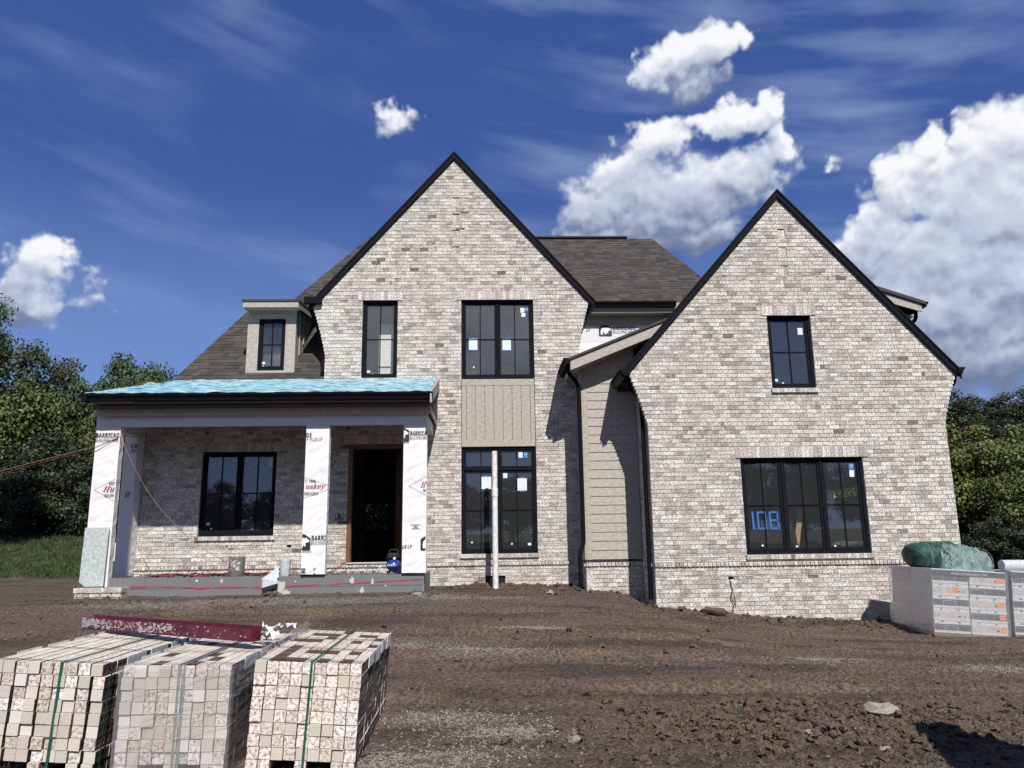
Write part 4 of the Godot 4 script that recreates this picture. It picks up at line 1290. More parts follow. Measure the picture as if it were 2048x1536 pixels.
func roofs() -> void:
	# --- the middle gable
	rake_trim(-0.72, 10.262, 1.145, 3.13, -ZM + 0.055, 0.135)
	var L := sqrt(1.0 + 1.145 * 1.145)
	for s in [-1.0, 1.0]:
		var len := 3.16 * L
		var O := Vector3(-0.72 + s * 3.16, 10.29 - 1.145 * 3.16, -ZM + 0.03 if s > 0 else -22.0)
		var U := Vector3(0, 0, -1.0 if s > 0 else 1.0)
		roof_plane("roof_slope", O, U, Vector3(-s, 1.145, 0), PackedVector2Array([Vector2(0, 0), Vector2(5.63, 0), Vector2(5.63, len), Vector2(0, len)]))
	gutter("gutter", P(-3.86, 6.80, ZM - 0.09), P(-3.86, 6.80, 18.4), Vector3(-1, 0, 0))
	boxpart(house, "gutter_return", P(-4.0, 6.64, ZM - 0.12), P(-3.62, 6.80, ZM - 0.01), M.gutter, 0.006)
	boxpart(house, "eave_fascia", P(-3.86, 6.58, ZM + 0.14), P(-3.82, 6.80, 18.4), M.black)
	# --- the main roof behind it: hipped, upper part
	var V := Vector3(0, 2.97, -2.9)
	var k := V.length()
	roof_plane("roof_slope", P(-5.2, 7.50, 19.1), Vector3(1, 0, 0), V, PackedVector2Array([Vector2(0.1, 0), Vector2(11.7, 0), Vector2(10.27, k), Vector2(1.62, k)]), true)
	boxpart(house, "ridge_cap", P(-3.5, 10.46, 21.9), P(4.3, 10.53, 22.1), M.deck, 0.02)
	roof_plane("roof_slope", P(6.5, 7.5, 25.0), Vector3(-1, 0, 0), Vector3(0, 2.97, 2.9), PackedVector2Array([Vector2(0, 0), Vector2(11.7, 0), Vector2(10.08, k), Vector2(1.43, k)]))
	for s in [[-5.1, -3.58], [6.5, 5.07]]:
		var hip := MB.new()
		var a := P(s[0], 7.5, 19.1); var b := P(s[1], 10.47, 22.0); var c := P(s[0], 7.5, 25.0)
		hip.tri(a, b, c); hip.tri(a, c, b)
		part(house, "hip_slope", hip, M.deck)
	gutter("gutter", P(2.36, 7.49, 19.02), P(4.9, 7.49, 19.02), Vector3(0, 0, 1))
	boxpart(house, "eave_fascia", P(2.1, 7.28, 19.06), P(6.4, 7.49, 19.03), M.siding)
	boxpart(house, "soffit", P(1.98, 7.24, 19.06), P(6.4, 7.28, ZU), M.siding)
	# --- set-back upper wall in building wrap and its first boards
	boxpart(house, "upper_wall", P(1.98, 4.8, ZU + 0.15), P(6.4, 7.24, ZU), M.wrap_gray)
	boxpart(house, "frieze_board", P(1.99, 6.99, ZU), P(6.3, 7.24, ZU - 0.025), M.siding)
	var pr := wrapped_sheet(P(2.0, 6.52, ZU - 0.004), P(5.6, 6.99, ZU - 0.004), M.wrap_gray, "wrap_sheet")
	var pl := wrapped_sheet(P(2.0, 5.0, ZU - 0.004), P(5.6, 6.52, ZU - 0.004), M.wrap, "wrap_sheet")
	bear_logo(pr, Transform3D(Basis.IDENTITY, P(2.94, 6.70, ZU - 0.018)), 0.34)
	words(pr, "lettering", "BARRICADE", "Droid Sans", Transform3D(Basis.IDENTITY, P(3.31, 6.865, ZU - 0.018)), 0.60, 0.095, M.ink, 0.0, true)
	words(pr, "lettering", "BUILDING WRAP", "Droid Sans", Transform3D(Basis.IDENTITY, P(3.31, 6.775, ZU - 0.018)), 0.60, 0.065, M.ink, 0.2)
	words(pr, "lettering", "LP", "Droid Sans", Transform3D(Basis.IDENTITY, P(2.60, 6.83, ZU - 0.018)), 0.09, 0.06, M.ink, 0.2, true)
	pl.set_meta("label", "white sunlit building wrap above the wing roof")
	# --- lower roof over the porch side, running up from the porch wall
	V = Vector3(0, 2.7, -2.75)
	k = V.length()
	roof_plane("roof_slope", P(-6.78, 4.90, ZM - 0.06), Vector3(1, 0, 0), V, PackedVector2Array([Vector2(0, 0), Vector2(3.3, 0), Vector2(3.3, k), Vector2(0.95, k)]))
	boxpart(house, "side_wall", P(-3.4, 4.9, 19.0), P(-5.9, 7.4, 19.15), M.siding)
	# dormer
	dormer()
	# --- right-hand gable roof
	rake_trim(5.95, 8.425, 1.14, 3.345, -ZG + 0.055, 0.135)
	L = sqrt(1.0 + 1.14 * 1.14)
	for s in [-1.0, 1.0]:
		var len := 3.375 * L
		var O := Vector3(5.95 + s * 3.375, 8.455 - 1.14 * 3.375, -ZG + 0.03 if s > 0 else -24.0)
		roof_plane("roof_slope", O, Vector3(0, 0, -1.0 if s > 0 else 1.0), Vector3(-s, 1.14, 0), PackedVector2Array([Vector2(0, 0), Vector2(9.53, 0), Vector2(9.53, len), Vector2(0, len)]))
	gutter("gutter", P(2.705, 4.70, ZG - 0.09), P(2.705, 4.70, 17.0), Vector3(-1, 0, 0))
	gutter("gutter", P(9.22, 4.70, 17.0), P(9.22, 4.70, ZG - 0.09), Vector3(1, 0, 0))
	boxpart(house, "eave_fascia", P(2.705, 4.48, ZG + 0.14), P(2.74, 4.70, 17.0), M.black)
	boxpart(house, "soffit", P(2.74, 4.49, ZG + 0.14), P(3.1, 4.52, 17.0), M.black)
	downspout([P(2.66, 4.60, 14.62), P(2.72, 4.45, 14.68), P(3.00, 4.18, 14.72), P(3.02, 3.7, 14.72), P(3.02, 0.38, 14.72)])
	downspout([P(9.30, 4.58, 14.7), P(9.30, 4.46, 14.7), P(9.06, 4.26, 14.75), P(8.97, 4.0, 14.75), P(8.95, 0.0, 14.75)])
	downspout([P(-3.93, 6.68, 16.6), P(-3.88, 6.50, 16.6), P(-3.62, 5.88, 16.6), P(-3.60, 5.2, 16.6), P(-3.58, 5.08, 16.45)])
	# shed dormer on its far slope
	var sr := MB.new()
	sr.prism(PackedVector2Array([Vector2(8.0, 7.36), Vector2(9.97, 6.70), Vector2(9.97, 6.62), Vector2(8.0, 7.28)]), Transform3D(Basis.IDENTITY, P(0, 0, 16.45)), 3.5)
	part(house, "shed_roof", sr, M.deck)
	var sb := MB.new()
	sb.prism(PackedVector2Array([Vector2(8.0, 7.27), Vector2(9.90, 6.635), Vector2(9.90, 6.46), Vector2(8.0, 7.03)]), Transform3D(Basis.IDENTITY, P(0, 0, 16.5)), 0.04)
	part(house, "rake_board", sb, M.siding)
	var sf := MB.new()
	sf.prism(PackedVector2Array([Vector2(8.0, 7.0), Vector2(9.90, 6.45), Vector2(9.5, 6.20), Vector2(8.0, 6.2)]), Transform3D(Basis.IDENTITY, P(0, 0, 16.85)), 3.0)
	part(house, "dormer_wall", sf, M.siding)
	gutter("gutter", P(9.92, 6.69, 19.5), P(9.92, 6.69, 16.48), Vector3(1, 0, 0))
	downspout([P(9.98, 6.58, 16.9), P(9.97, 6.40, 16.9), P(9.72, 6.18, 16.9), P(9.6, 6.1, 16.9)])

func wrapped_sheet(a: Vector3, b: Vector3, m: Material, called: String) -> MeshInstance3D:
	# a loose sheet of building wrap on a wall that faces the camera
	var nz := FastNoiseLite.new()
	nz.seed = int(a.y * 31); nz.frequency = 1.0; nz.fractal_octaves = 3
	var g := MB.new()
	g.grid(60, 30, func(s: float, t: float) -> Vector3:
		var w := nz.get_noise_2d(s * 5.0 + t * 4.0, t * 9.0 - s * 9.0)
		var e := minf(1.0, minf(minf(s, 1.0 - s), minf(t, 1.0 - t)) * 12.0)
		return Vector3(lerpf(a.x, b.x, s), lerpf(a.y, b.y, t), a.z + absf(w) * 0.03 * e * (1.0 if b.y - a.y > 0.8 else 0.3)))
	return part(house, called, g, m)

func dormer() -> void:
	var x0 := -5.285; var x1 := -4.243; var z := 16.6
	# front with an opening for the window
	var wx0 := -5.04; var wx1 := -4.455; var wy0 := 5.21; var wy1 := 6.385
	var b := MB.new()
	b.box(P(x0, 5.0, z + 0.12), P(wx0, 6.60, z))
	b.box(P(wx1, 5.0, z + 0.12), P(x1, 6.60, z))
	b.box(P(wx0, 5.0, z + 0.12), P(wx1, wy0, z))
	b.box(P(wx0, wy1, z + 0.12), P(wx1, 6.60, z))
	part(house, "dormer_front", b, M.siding)
	boxpart(house, "flashing", P(x0 + 0.02, 4.985, z), P(x1 - 0.02, 5.035, z - 0.02), M.black)
	var w := window_at(wx0, wx1, wy0, wy1, z - 0.045, 1, "small black dormer window with four panes", 0.0, 0.045)
	stick(w, "sticker", -4.915, 5.39, 0.065, 0.05, z - 0.045, M.white)
	dot(w, -4.92, 5.32, 0.02, z - 0.045)
	for s in [x0, x1]:
		var k := MB.new()
		var xf := Transform3D(Basis(Vector3(0, 0, -1), Vector3.UP, Vector3(1, 0, 0)), Vector3(s + (0.0 if s == x1 else 0.1), 0, 0))
		k.prism(PackedVector2Array([Vector2(z + 0.12, 4.98), Vector2(18.6, 6.9), Vector2(18.6, 6.95), Vector2(z + 0.12, 6.60)]), xf, 0.10)
		var side := part(house, "dormer_cheek", k, M.siding)
		if s == x1:
			for d in [17.0, 17.35, 17.7, 18.05]:
				boxpart(side, "batten", P(s, 5.25 + (d - 16.6) * 0.98, d + 0.025), P(s + 0.02, 6.62, d - 0.025), M.siding)
			boxpart(side, "corner_board", P(s, 5.1, z + 0.10), P(s + 0.015, 6.6, z + 0.002), M.siding)
	var r := MB.new()
	var xr := Transform3D(Basis(Vector3(0, 0, -1), Vector3.UP, Vector3(1, 0, 0)), Vector3(-4.11, 0, 0))
	r.prism(PackedVector2Array([Vector2(16.28, 6.74), Vector2(18.9, 7.02), Vector2(18.9, 6.97), Vector2(16.28, 6.69)]), xr, 1.24)
	part(house, "dormer_roof", r, M.deck)
	var f := MB.new()
	f.bbox(P(-5.33, 6.56, 16.34), P(-4.12, 6.685, 16.30), 0.004)
	part(house, "dormer_fascia", f, M.siding)
	var e := MB.new()
	e.prism(PackedVector2Array([Vector2(16.34, 6.685), Vector2(18.7, 6.94), Vector2(18.7, 6.82), Vector2(16.34, 6.56)]), Transform3D(xr.basis, Vector3(-4.12, 0, 0)), 0.03)
	part(house, "rake_board", e, M.siding)
	boxpart(house, "soffit", P(-5.33, 6.57, 16.6), P(-4.15, 6.60, 16.34), M.siding)
	boxpart(house, "trim_board", P(-5.1, 6.47, 16.6), P(-4.4, 6.50, 16.585), M.siding)

func wing() -> void:
	var x0 := 1.94; var x1 := 3.07
	# brick plinth
	var pl := boxpart(house, "plinth", P(x0 + 0.01, 0.0, ZW + 0.9), P(x1, 1.085, ZW + 0.01), M.mortar)
	brick_wall(pl, Transform3D(Basis.IDENTITY, P(0, 0, ZW)), 0.965 - 12 * COURSE, 0.965 + COURSE * 1.25, func(_y): return Vector2(x0, x1), [], Rect2(0, 0, 0, 0), 0.965)
	var side := Transform3D(Basis(Vector3(0, 0, 1), Vector3.UP, Vector3(-1, 0, 0)), Vector3(x0, 0, 0))
	brick_wall(pl, side, 0.965 - 12 * COURSE, 0.965 + COURSE * 1.25, func(_y): return Vector2(-ZM, -ZW - 0.002), [], Rect2(0, 0, 0, 0), 0.965)
	boxpart(house, "flashing", P(x0 - 0.02, 1.066, ZW + 0.2), P(x1, 1.086, ZW - 0.03), M.rubber)
	# frame behind the boards
	var wl := MB.new()
	wl.prism(PackedVector2Array([Vector2(x0 + 0.01, 1.088), Vector2(x1, 1.088), Vector2(x1, 5.4), Vector2(x0 + 0.01, 4.96)]), Transform3D(Basis.IDENTITY, P(0, 0, ZW + 0.02)), 0.8)
	var wall := part(house, "wing_wall", wl, M.siding)
	boxpart(wall, "corner_board", P(x0, 1.09, ZW + 0.03), P(x0 + 0.125, 4.93, ZW - 0.022), M.siding, 0.004)
	boxpart(wall, "corner_board", P(x0, 1.09, ZW + 0.20), P(x0 - 0.02, 4.92, ZW - 0.021), M.siding, 0.004)
	boxpart(wall, "corner_board", P(x1 - 0.11, 1.09, ZW + 0.03), P(x1, 5.3, ZW - 0.022), M.siding, 0.004)
	var i := 0
	var y := 1.10
	while y < 5.35:
		var yt := minf(y + 0.178, 5.42)
		var xa := x0 + 0.126
		if yt > 5.0: xa = maxf(xa, x0 + (yt - 4.98) / 0.41)
		var b := MB.new()
		# a lapped board: thick lower edge standing out over the board below
		b.prism(PackedVector2Array([Vector2(ZW - 0.018, y), Vector2(ZW + 0.02, y), Vector2(ZW + 0.02, yt), Vector2(ZW - 0.004, yt)]), Transform3D(Basis(Vector3(0, 0, -1), Vector3.UP, Vector3(1, 0, 0)), Vector3(x1 - 0.111, 0, 0)), x1 - 0.111 - xa)
		part(wall, "siding_board", b, M.siding)
		y += 0.178
		i += 1
	for j in 21:
		boxpart(wall, "siding_board", P(x0 + 0.02, 1.10 + j * 0.178, ZM), P(x0 - 0.006, 1.10 + j * 0.178 + 0.174, ZW + 0.21), M.siding)
	# mono-pitch roof rising to the right
	var s := 0.405
	var rf := MB.new()
	rf.prism(PackedVector2Array([Vector2(1.66, 5.10), Vector2(3.84, 5.10 + s * 2.18), Vector2(3.84, 5.05 + s * 2.18), Vector2(1.66, 5.05)]), Transform3D(Basis.IDENTITY, P(0, 0, 15.06)), ZU - 15.06)
	part(house, "wing_roof", rf, M.deck)
	var rb := MB.new()
	rb.prism(PackedVector2Array([Vector2(1.69, 5.055), Vector2(3.80, 5.055 + s * 2.11), Vector2(3.80, 4.845 + s * 2.11), Vector2(1.69, 4.845)]), Transform3D(Basis.IDENTITY, P(0, 0, 15.10)), 0.04)
	part(house, "rake_board", rb, M.siding)
	var so := MB.new()
	so.prism(PackedVector2Array([Vector2(1.69, 4.865), Vector2(3.80, 4.865 + s * 2.11), Vector2(3.80, 4.845 + s * 2.11), Vector2(1.69, 4.845)]), Transform3D(Basis.IDENTITY, P(0, 0, 15.14)), 1.2)
	part(house, "soffit", so, M.siding)
	var fr := MB.new()
	fr.prism(PackedVector2Array([Vector2(1.94, 4.945), Vector2(3.07, 4.945 + s * 1.13), Vector2(3.07, 4.775 + s * 1.13), Vector2(1.94, 4.775)]), Transform3D(Basis.IDENTITY, P(0, 0, ZW - 0.024)), 0.04)
	part(house, "frieze_board", fr, M.siding)
	boxpart(house, "eave_fascia", P(1.69, 4.86, 15.14), P(1.72, 5.06, 16.38), M.siding)
	gutter("gutter", P(1.685, 5.09, 15.07), P(1.685, 5.09, 16.38), Vector3(-1, 0, 0))
	downspout([P(1.64, 4.98, 15.3), P(1.68, 4.80, 15.32), P(1.86, 4.66, 15.50), P(1.895, 4.5, 15.545), P(1.895, 1.42, 15.545), P(1.81, 1.20, 15.48), P(1.81, 0.62, 15.48)])

func porch() -> void:
	var zf := 14.66
	# slab and its two courses of concrete block
	boxpart(house, "porch_slab", P(-7.1, 0.30, ZM), P(-1.23, 0.885, 14.80), M.block)
	var face := boxpart(house, "porch_base", P(-7.1, 0.20, 14.84), P(-1.2, 0.88, 14.735), M.mortar)
	for r in 2:
		var x := -7.1 - (0.2 if r else 0.0)
		while x < -1.21:
			var a := maxf(x, -7.1)
			var c := minf(x + 0.406, -1.2)
			var y0 := 0.905 - (r + 1) * 0.203
			boxpart(face, "block", P(a + 0.003, y0 + 0.002, 14.80), P(c - 0.003, y0 + 0.200, 14.72 + rng.randf_range(-0.002, 0.003)), M.block, 0.004)
			x += 0.406
	for i in 4:
		boxpart(face, "block", P(-1.26, 0.702 - (i % 2) * 0.203, 14.83 + (i / 2) * 0.7), P(-1.20, 0.902 - (i % 2) * 0.203, 15.5 + (i / 2) * 0.85), M.block, 0.004)
	# crumbs of mortar and splashes on the block
	for k in [[-4.9, 0.83, 0.03, 0.08], [-3.83, 0.72, 0.10, 0.20], [-3.55, 0.80, 0.02, 0.03], [-2.52, 0.80, 0.05, 0.11], [-2.14, 0.79, 0.035, 0.09], [-2.33, 0.62, 0.05, 0.10], [-3.70, 0.60, 0.09, 0.10], [-5.35, 0.84, 0.03, 0.05], [-4.1, 0.76, 0.03, 0.03], [-1.9, 0.70, 0.02, 0.03]]:
		var b := MB.new()
		var p := PackedVector2Array()
		for q in 11:
			var rr := rng.randf_range(0.55, 1.15)
			p.append(Vector2(cos(TAU * q / 11) * k[2] * rr, sin(TAU * q / 11) * k[3] * rr * 0.7))
		b.prism(p, Transform3D(Basis.IDENTITY, P(k[0], k[1], 14.708)), 0.006)
		part(face, "mortar_splash", b, M.splash)
	# sprayed pink line
	var line := [[-6.55, 0.745, 0.05], [-6.35, 0.745, 0.04], [-6.25, 0.75, 0.02], [-6.0, 0.745, 0.03], [-5.6, 0.735, 0.035], [-5.3, 0.705, 0.045], [-5.0, 0.715, 0.03], [-4.6, 0.72, 0.04], [-4.2, 0.70, 0.045], [-3.9, 0.70, 0.03], [-3.6, 0.725, 0.035], [-3.2, 0.74, 0.04], [-2.95, 0.735, 0.055], [-2.7, 0.755, 0.03], [-2.4, 0.76, 0.05], [-2.15, 0.77, 0.045], [-1.9, 0.785, 0.04], [-1.6, 0.79, 0.05], [-1.40, 0.80, 0.03], [-1.21, 0.815, 0.07]]
	var ln := MB.new()
	var nl := FastNoiseLite.new()
	nl.seed = 4; nl.frequency = 0.13; nl.fractal_octaves = 3
	for i in line.size() - 1:
		for j in 8:
			var t0 := j / 8.0; var t1 := (j + 1) / 8.0
			var a: Array = line[i]; var c: Array = line[i + 1]
			var w0: float = lerpf(a[2], c[2], t0) * clampf(0.55 + 1.0 * nl.get_noise_1d(i * 8 + j), 0.06, 1.1)
			var w1: float = lerpf(a[2], c[2], t1) * clampf(0.55 + 1.0 * nl.get_noise_1d(i * 8 + j + 1), 0.06, 1.1)
			var u := Vector3(lerpf(a[0], c[0], t0), lerpf(a[1], c[1], t0), -14.7145)
			var v := Vector3(lerpf(a[0], c[0], t1), lerpf(a[1], c[1], t1), -14.7145)
			ln.quad(u + Vector3.DOWN * w0 * 0.5, v + Vector3.DOWN * w1 * 0.5, v + Vector3.UP * w1 * 0.5, u + Vector3.UP * w0 * 0.5)
	part(face, "paint_line", ln, M.pink_paint)
	# rubble of mortar droppings along the slab edge and wall
	var rub := MB.new()
	for i in 420:
		var x := rng.randf_range(-7.0, -1.4)
		var d := rng.randf_range(14.76, 15.0) if i % 3 else rng.randf_range(16.1, 16.36)
		var s := rng.randf_range(0.008, 0.03)
		rub.col = tone(Color(0.55, 0.50, 0.45), rng.randf_range(0.5, 1.2))
		rub.box(Vector3(-s, 0, -s * 0.7), Vector3(s, s * 1.1, s * 0.7), Transform3D(Basis.from_euler(Vector3(rng.randf() - 0.5, rng.randf() * 6.0, rng.randf() - 0.5)), P(x, 0.884, d)))
	part(house, "mortar_crumbs", rub, M.gravel, "stuff")
	# brick pier under the corner post
	var pier := boxpart(house, "pier", P(-7.39, 0.3, 14.85), P(-6.56, 0.74, 14.42), M.mortar)
	var xp := Transform3D(Basis.IDENTITY, P(0, 0, 14.41))
	soldiers(pier, xp, -7.40, -6.55, 0.672, 0.757, 0.02, "pier_brick", 0.0765)
	brick_wall(pier, xp, 0.672 - 5 * COURSE, 0.672, func(_y): return Vector2(-7.38, -6.57), [], Rect2(0, 0, 0, 0))
	# posts
	var cl := wrapped_column(-7.39, -6.94, 0.758, 3.70, -zf, -zf - 0.15, M.wrap)
	var cm := wrapped_column(-3.45, -3.01, 0.93, 3.70, -zf, -zf - 0.15, M.wrap)
	var cr := wrapped_column(-1.60, -1.155, 0.93, 3.70, -zf, -zf - 0.15, M.wrap)
	var cb := wrapped_column(-7.50, -7.24, 0.89, 3.70, -ZM + 0.34, -ZM + 0.02, M.wrap, "wrapped_pilaster")
	cl.set_meta("label", "wrapped corner post standing on the brick pier")
	cm.set_meta("label", "wrapped post between the porch window and the door")
	cr.set_meta("label", "wrapped post nearest the lower gable windows")
	var T := func(x: float, y: float) -> Transform3D: return Transform3D(Basis.IDENTITY, P(x, y, zf - 0.0125))
	words(cl, "lettering", "BARRICAD", "Droid Sans", T.call(-7.385, 3.50), 0.43, 0.085, M.ink, 0.0, true)
	words(cl, "lettering", "BUILDING WRA", "Droid Sans", T.call(-7.395, 3.415), 0.43, 0.06, M.ink, 0.2)
	diamond(cl, T.call(-7.33, 2.31), 1.10, 0.42, 0.0, 0.375)
	words(cl, "lettering", "EST", "Droid Sans", T.call(-7.06, 2.61), 0.10, 0.05, M.ink, 0.0, true)
	words(cl, "lettering", "Hu", "Droid Serif", T.call(-7.17, 2.48), 0.20, 0.105, M.pink_ink, 0.35, true)
	words(cl, "lettering", "BUILDIN", "Droid Sans", T.call(-7.12, 2.39), 0.165, 0.05, M.ink, -0.2, true)
	words(cm, "lettering", "DE", "Droid Sans", T.call(-3.445, 3.475), 0.10, 0.075, M.ink, 0.0, true)
	words(cm, "lettering", "P PLUS LP", "Droid Sans", T.call(-3.44, 3.40), 0.29, 0.06, M.ink, 0.2)
	diamond(cm, T.call(-3.76, 2.31), 0.755, 0.42, 0.315, 0.76)
	words(cm, "lettering", "T. 1946", "Droid Sans", T.call(-3.435, 2.61), 0.20, 0.055, M.ink, 0.0, true)
	words(cm, "lettering", "uskey", "Droid Serif", T.call(-3.44, 2.475), 0.36, 0.115, M.pink_ink, 0.35, true)
	words(cm, "lettering", "DING SUPPLY", "Droid Sans", T.call(-3.44, 2.38), 0.26, 0.05, M.ink, 0.0, true)
	bear_logo(cm, T.call(-3.61, 1.37), 0.32, Rect2(0.165, 0, 0.3, 0.4))
	words(cm, "lettering", "BARRI", "Droid Sans", T.call(-3.275, 1.545), 0.265, 0.085, M.ink, 0.0, true)
	words(cm, "lettering", "BUILDING", "Droid Sans", T.call(-3.285, 1.465), 0.265, 0.06, M.ink, 0.2)
	small_print(cm, T.call(-3.44, 1.335), 0.17)
	words(cm, "lettering", "DE", "Droid Sans", Transform3D(Basis(Vector3(0, -1, 0), Vector3(1, 0, 0), Vector3(0, 0, 1)), P(-3.44, 1.04, zf - 0.0125)), 0.10, 0.075, M.ink, 0.0, true)
	words(cm, "lettering", "T. 1", "Droid Sans", Transform3D(Basis(Vector3(0, -1, 0), Vector3(1, 0, 0), Vector3(0, 0, 1)), P(-3.22, 1.05, zf - 0.0125)), 0.11, 0.04, M.ink, 0.0, true)
	bear_logo(cr, T.call(-1.79, 3.375), 0.30, Rect2(0.195, 0, 0.2, 0.4))
	words(cr, "lettering", "BARRICA", "Droid Sans", T.call(-1.475, 3.49), 0.315, 0.08, M.ink, 0.0, true)
	words(cr, "lettering", "BUILDING WR", "Droid Sans", T.call(-1.485, 3.41), 0.32, 0.06, M.ink, 0.2)
	small_print(cr, T.call(-1.595, 3.345), 0.10)
	diamond(cr, T.call(-1.49, 2.32), 1.10, 0.42, 0.0, 0.325)
	words(cr, "lettering", "H", "Droid Serif", T.call(-1.27, 2.50), 0.085, 0.10, M.pink_ink, 0.35, true)
	words(cr, "lettering", "BU", "Droid Sans", T.call(-1.21, 2.42), 0.045, 0.045, M.ink, -0.2, true)
	for i in 4:
		small_print(cr, T.call(-1.44 + [0.0, 0.05, 0.05, 0.02][i], 1.80 - i * 0.024), [0.18, 0.08, 0.08, 0.14][i])
	words(cr, "lettering", "US LP", "Droid Sans", T.call(-1.60, 1.375), 0.17, 0.06, M.ink, 0.2, true)
	bear_logo(cr, T.call(-1.255, 1.34), 0.30, Rect2(0, 0, 0.09, 0.4))
	words(cb, "lettering", "CA", "Droid Sans", Transform3D(Basis.IDENTITY, P(-7.36, 3.46, ZM - 0.354)), 0.14, 0.085, M.ink, 0.0, true)
	words(cb, "lettering", "WR", "Droid Sans", Transform3D(Basis.IDENTITY, P(-7.36, 3.375, ZM - 0.354)), 0.12, 0.06, M.ink, 0.2)
	words(cb, "lettering", "H", "Droid Serif", Transform3D(Basis.IDENTITY, P(-7.42, 2.46, ZM - 0.354)), 0.10, 0.11, M.pink_ink, 0.35, true)
	# beams
	wrapped_beam(P(-7.40, 3.70, zf), P(-1.16, 3.96, zf), 0.15)
	boxpart(house, "beam", P(-7.40, 3.71, zf + 0.16), P(-7.25, 3.95, ZM), M.wrap_gray)
	boxpart(house, "beam", P(-1.31, 3.71, zf + 0.16), P(-1.16, 3.95, ZM), M.wrap_gray)
	# eaves: fascia, soffit, gutter
	boxpart(house, "eave_fascia", P(-7.36, 4.105, 14.30), P(-1.08, 4.20, 14.27), M.siding, 0.004)
	boxpart(house, "soffit", P(-7.36, 4.085, 14.52), P(-1.08, 4.104, 14.28), M.siding)
	boxpart(house, "frieze_board", P(-7.37, 3.89, 14.56), P(-1.09, 4.085, 14.52), M.siding, 0.004)
	boxpart(house, "soffit", P(-7.36, 3.965, zf + 0.02), P(-1.10, 3.98, 14.56), M.siding)
	boxpart(house, "eave_fascia", P(-7.36, 3.93, ZM), P(-7.33, 4.19, 14.562), M.siding)
	boxpart(house, "eave_fascia", P(-1.11, 3.93, ZM), P(-1.08, 4.19, 14.562), M.siding)
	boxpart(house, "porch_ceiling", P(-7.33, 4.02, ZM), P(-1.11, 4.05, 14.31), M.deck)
	gutter("gutter", P(-7.47, 4.235, 14.265), P(-1.02, 4.215, 14.265), Vector3(0, 0, 1))
	gutter("gutter", P(-7.365, 4.235, 14.14), P(-7.365, 4.235, ZM), Vector3(-1, 0, 0))
	# roof in blue underlay
	var rise := 0.72
	var nz := FastNoiseLite.new()
	nz.seed = 31; nz.frequency = 1.0; nz.fractal_octaves = 4
	var g := MB.new()
	g.grid(160, 60, func(s: float, t: float) -> Vector3:
		var xl := lerpf(-7.46, -6.60, t)
		var x := lerpf(xl, -1.07, s)
		var d := lerpf(14.14, ZM + 0.01, t)
		var w := nz.get_noise_2d(x * 1.4, d * 16.0)
		return P(x, 4.245 + rise * t + absf(w) * 0.030, d))
	var rf := part(house, "porch_roof", g, M.underlay)
	var dk := MB.new()
	dk.prism(PackedVector2Array([Vector2(14.16, 4.235), Vector2(ZM, 4.95), Vector2(ZM, 4.06), Vector2(14.31, 4.06)]), Transform3D(Basis(Vector3(0, 0, -1), Vector3.UP, Vector3(1, 0, 0)), Vector3(-1.07, 0, 0)), 5.5)
	part(rf, "roof_deck", dk, M.deck)
	var hp := MB.new()
	hp.col = Color(0.5, 0.7, 0.8)
	hp.quad(P(-7.46, 4.24, ZM), P(-7.46, 4.24, 14.14), P(-6.60, 4.965, ZM + 0.01), P(-6.60, 4.965, ZM + 0.02))
	part(rf, "hip_side", hp, M.underlay)
	var ed := MB.new()
	ed.prism(PackedVector2Array([Vector2(14.13, 4.25), Vector2(ZM, 4.96), Vector2(ZM, 4.72), Vector2(14.13, 4.03)]), Transform3D(Basis(Vector3(0, 0, -1), Vector3.UP, Vector3(1, 0, 0)), Vector3(-1.03, 0, 0)), 0.035)
	part(house, "rake_board", ed, M.siding)
	# front door, open inwards
	var dm := MB.new()
	dm.bbox(P(-2.95, 1.07, ZM + 0.16), P(-2.86, 3.54, ZM + 0.0), 0.006)
	dm.bbox(P(-1.81, 1.07, ZM + 0.16), P(-1.72, 3.54, ZM + 0.0), 0.006)
	dm.bbox(P(-2.86, 3.45, ZM + 0.16), P(-1.81, 3.54, ZM + 0.002), 0.006)
	part(house, "door_frame", dm, M.door_wood)
	boxpart(house, "threshold", P(-2.95, 1.062, ZM + 0.2), P(-1.72, 1.085, ZM - 0.06), M.splash)
	var door := MB.new()
	var xd := Transform3D(Basis.from_euler(Vector3(0, deg_to_rad(-76), 0)), P(-1.83, 1.09, ZM + 0.12))
	# leaf in its own axes: x from the hinge towards the latch side (negative), y up
	var stile := 0.13
	door.bbox(Vector3(-1.03, 0, -0.045), Vector3(-1.03 + stile, 2.35, 0), 0.005, xd)
	door.bbox(Vector3(-stile, 0, -0.045), Vector3(0, 2.35, 0), 0.005, xd)
	for r in [[0.0, 0.24], [0.62, 0.76], [2.20, 2.35]]:
		door.bbox(Vector3(-1.03 + stile, r[0], -0.044), Vector3(-stile, r[1], -0.001), 0.005, xd)
	door.bbox(Vector3(-0.53, 0.76, -0.04), Vector3(-0.50, 2.20, -0.005), 0.004, xd)
	door.bbox(Vector3(-1.03 + stile, 1.46, -0.039), Vector3(-stile, 1.49, -0.006), 0.004, xd)
	door.box(Vector3(-1.03 + stile, 0.24, -0.03), Vector3(-stile, 0.62, -0.015), xd)
	var dn := part(house, "front_door", door, M.door_wood)
	var dg := MB.new()
	dg.box(Vector3(-0.90, 0.76, -0.026), Vector3(-0.13, 2.20, -0.020), xd)
	part(dn, "pane", dg, M.glass)
	var hd := MB.new()
	hd.bbox(Vector3(-1.0, 1.0, 0.0), Vector3(-0.96, 1.25, 0.03), 0.008, xd)
	part(dn, "handle", hd, M.rubber)
	# wiring for a lamp and a bell
	var wr := MB.new()
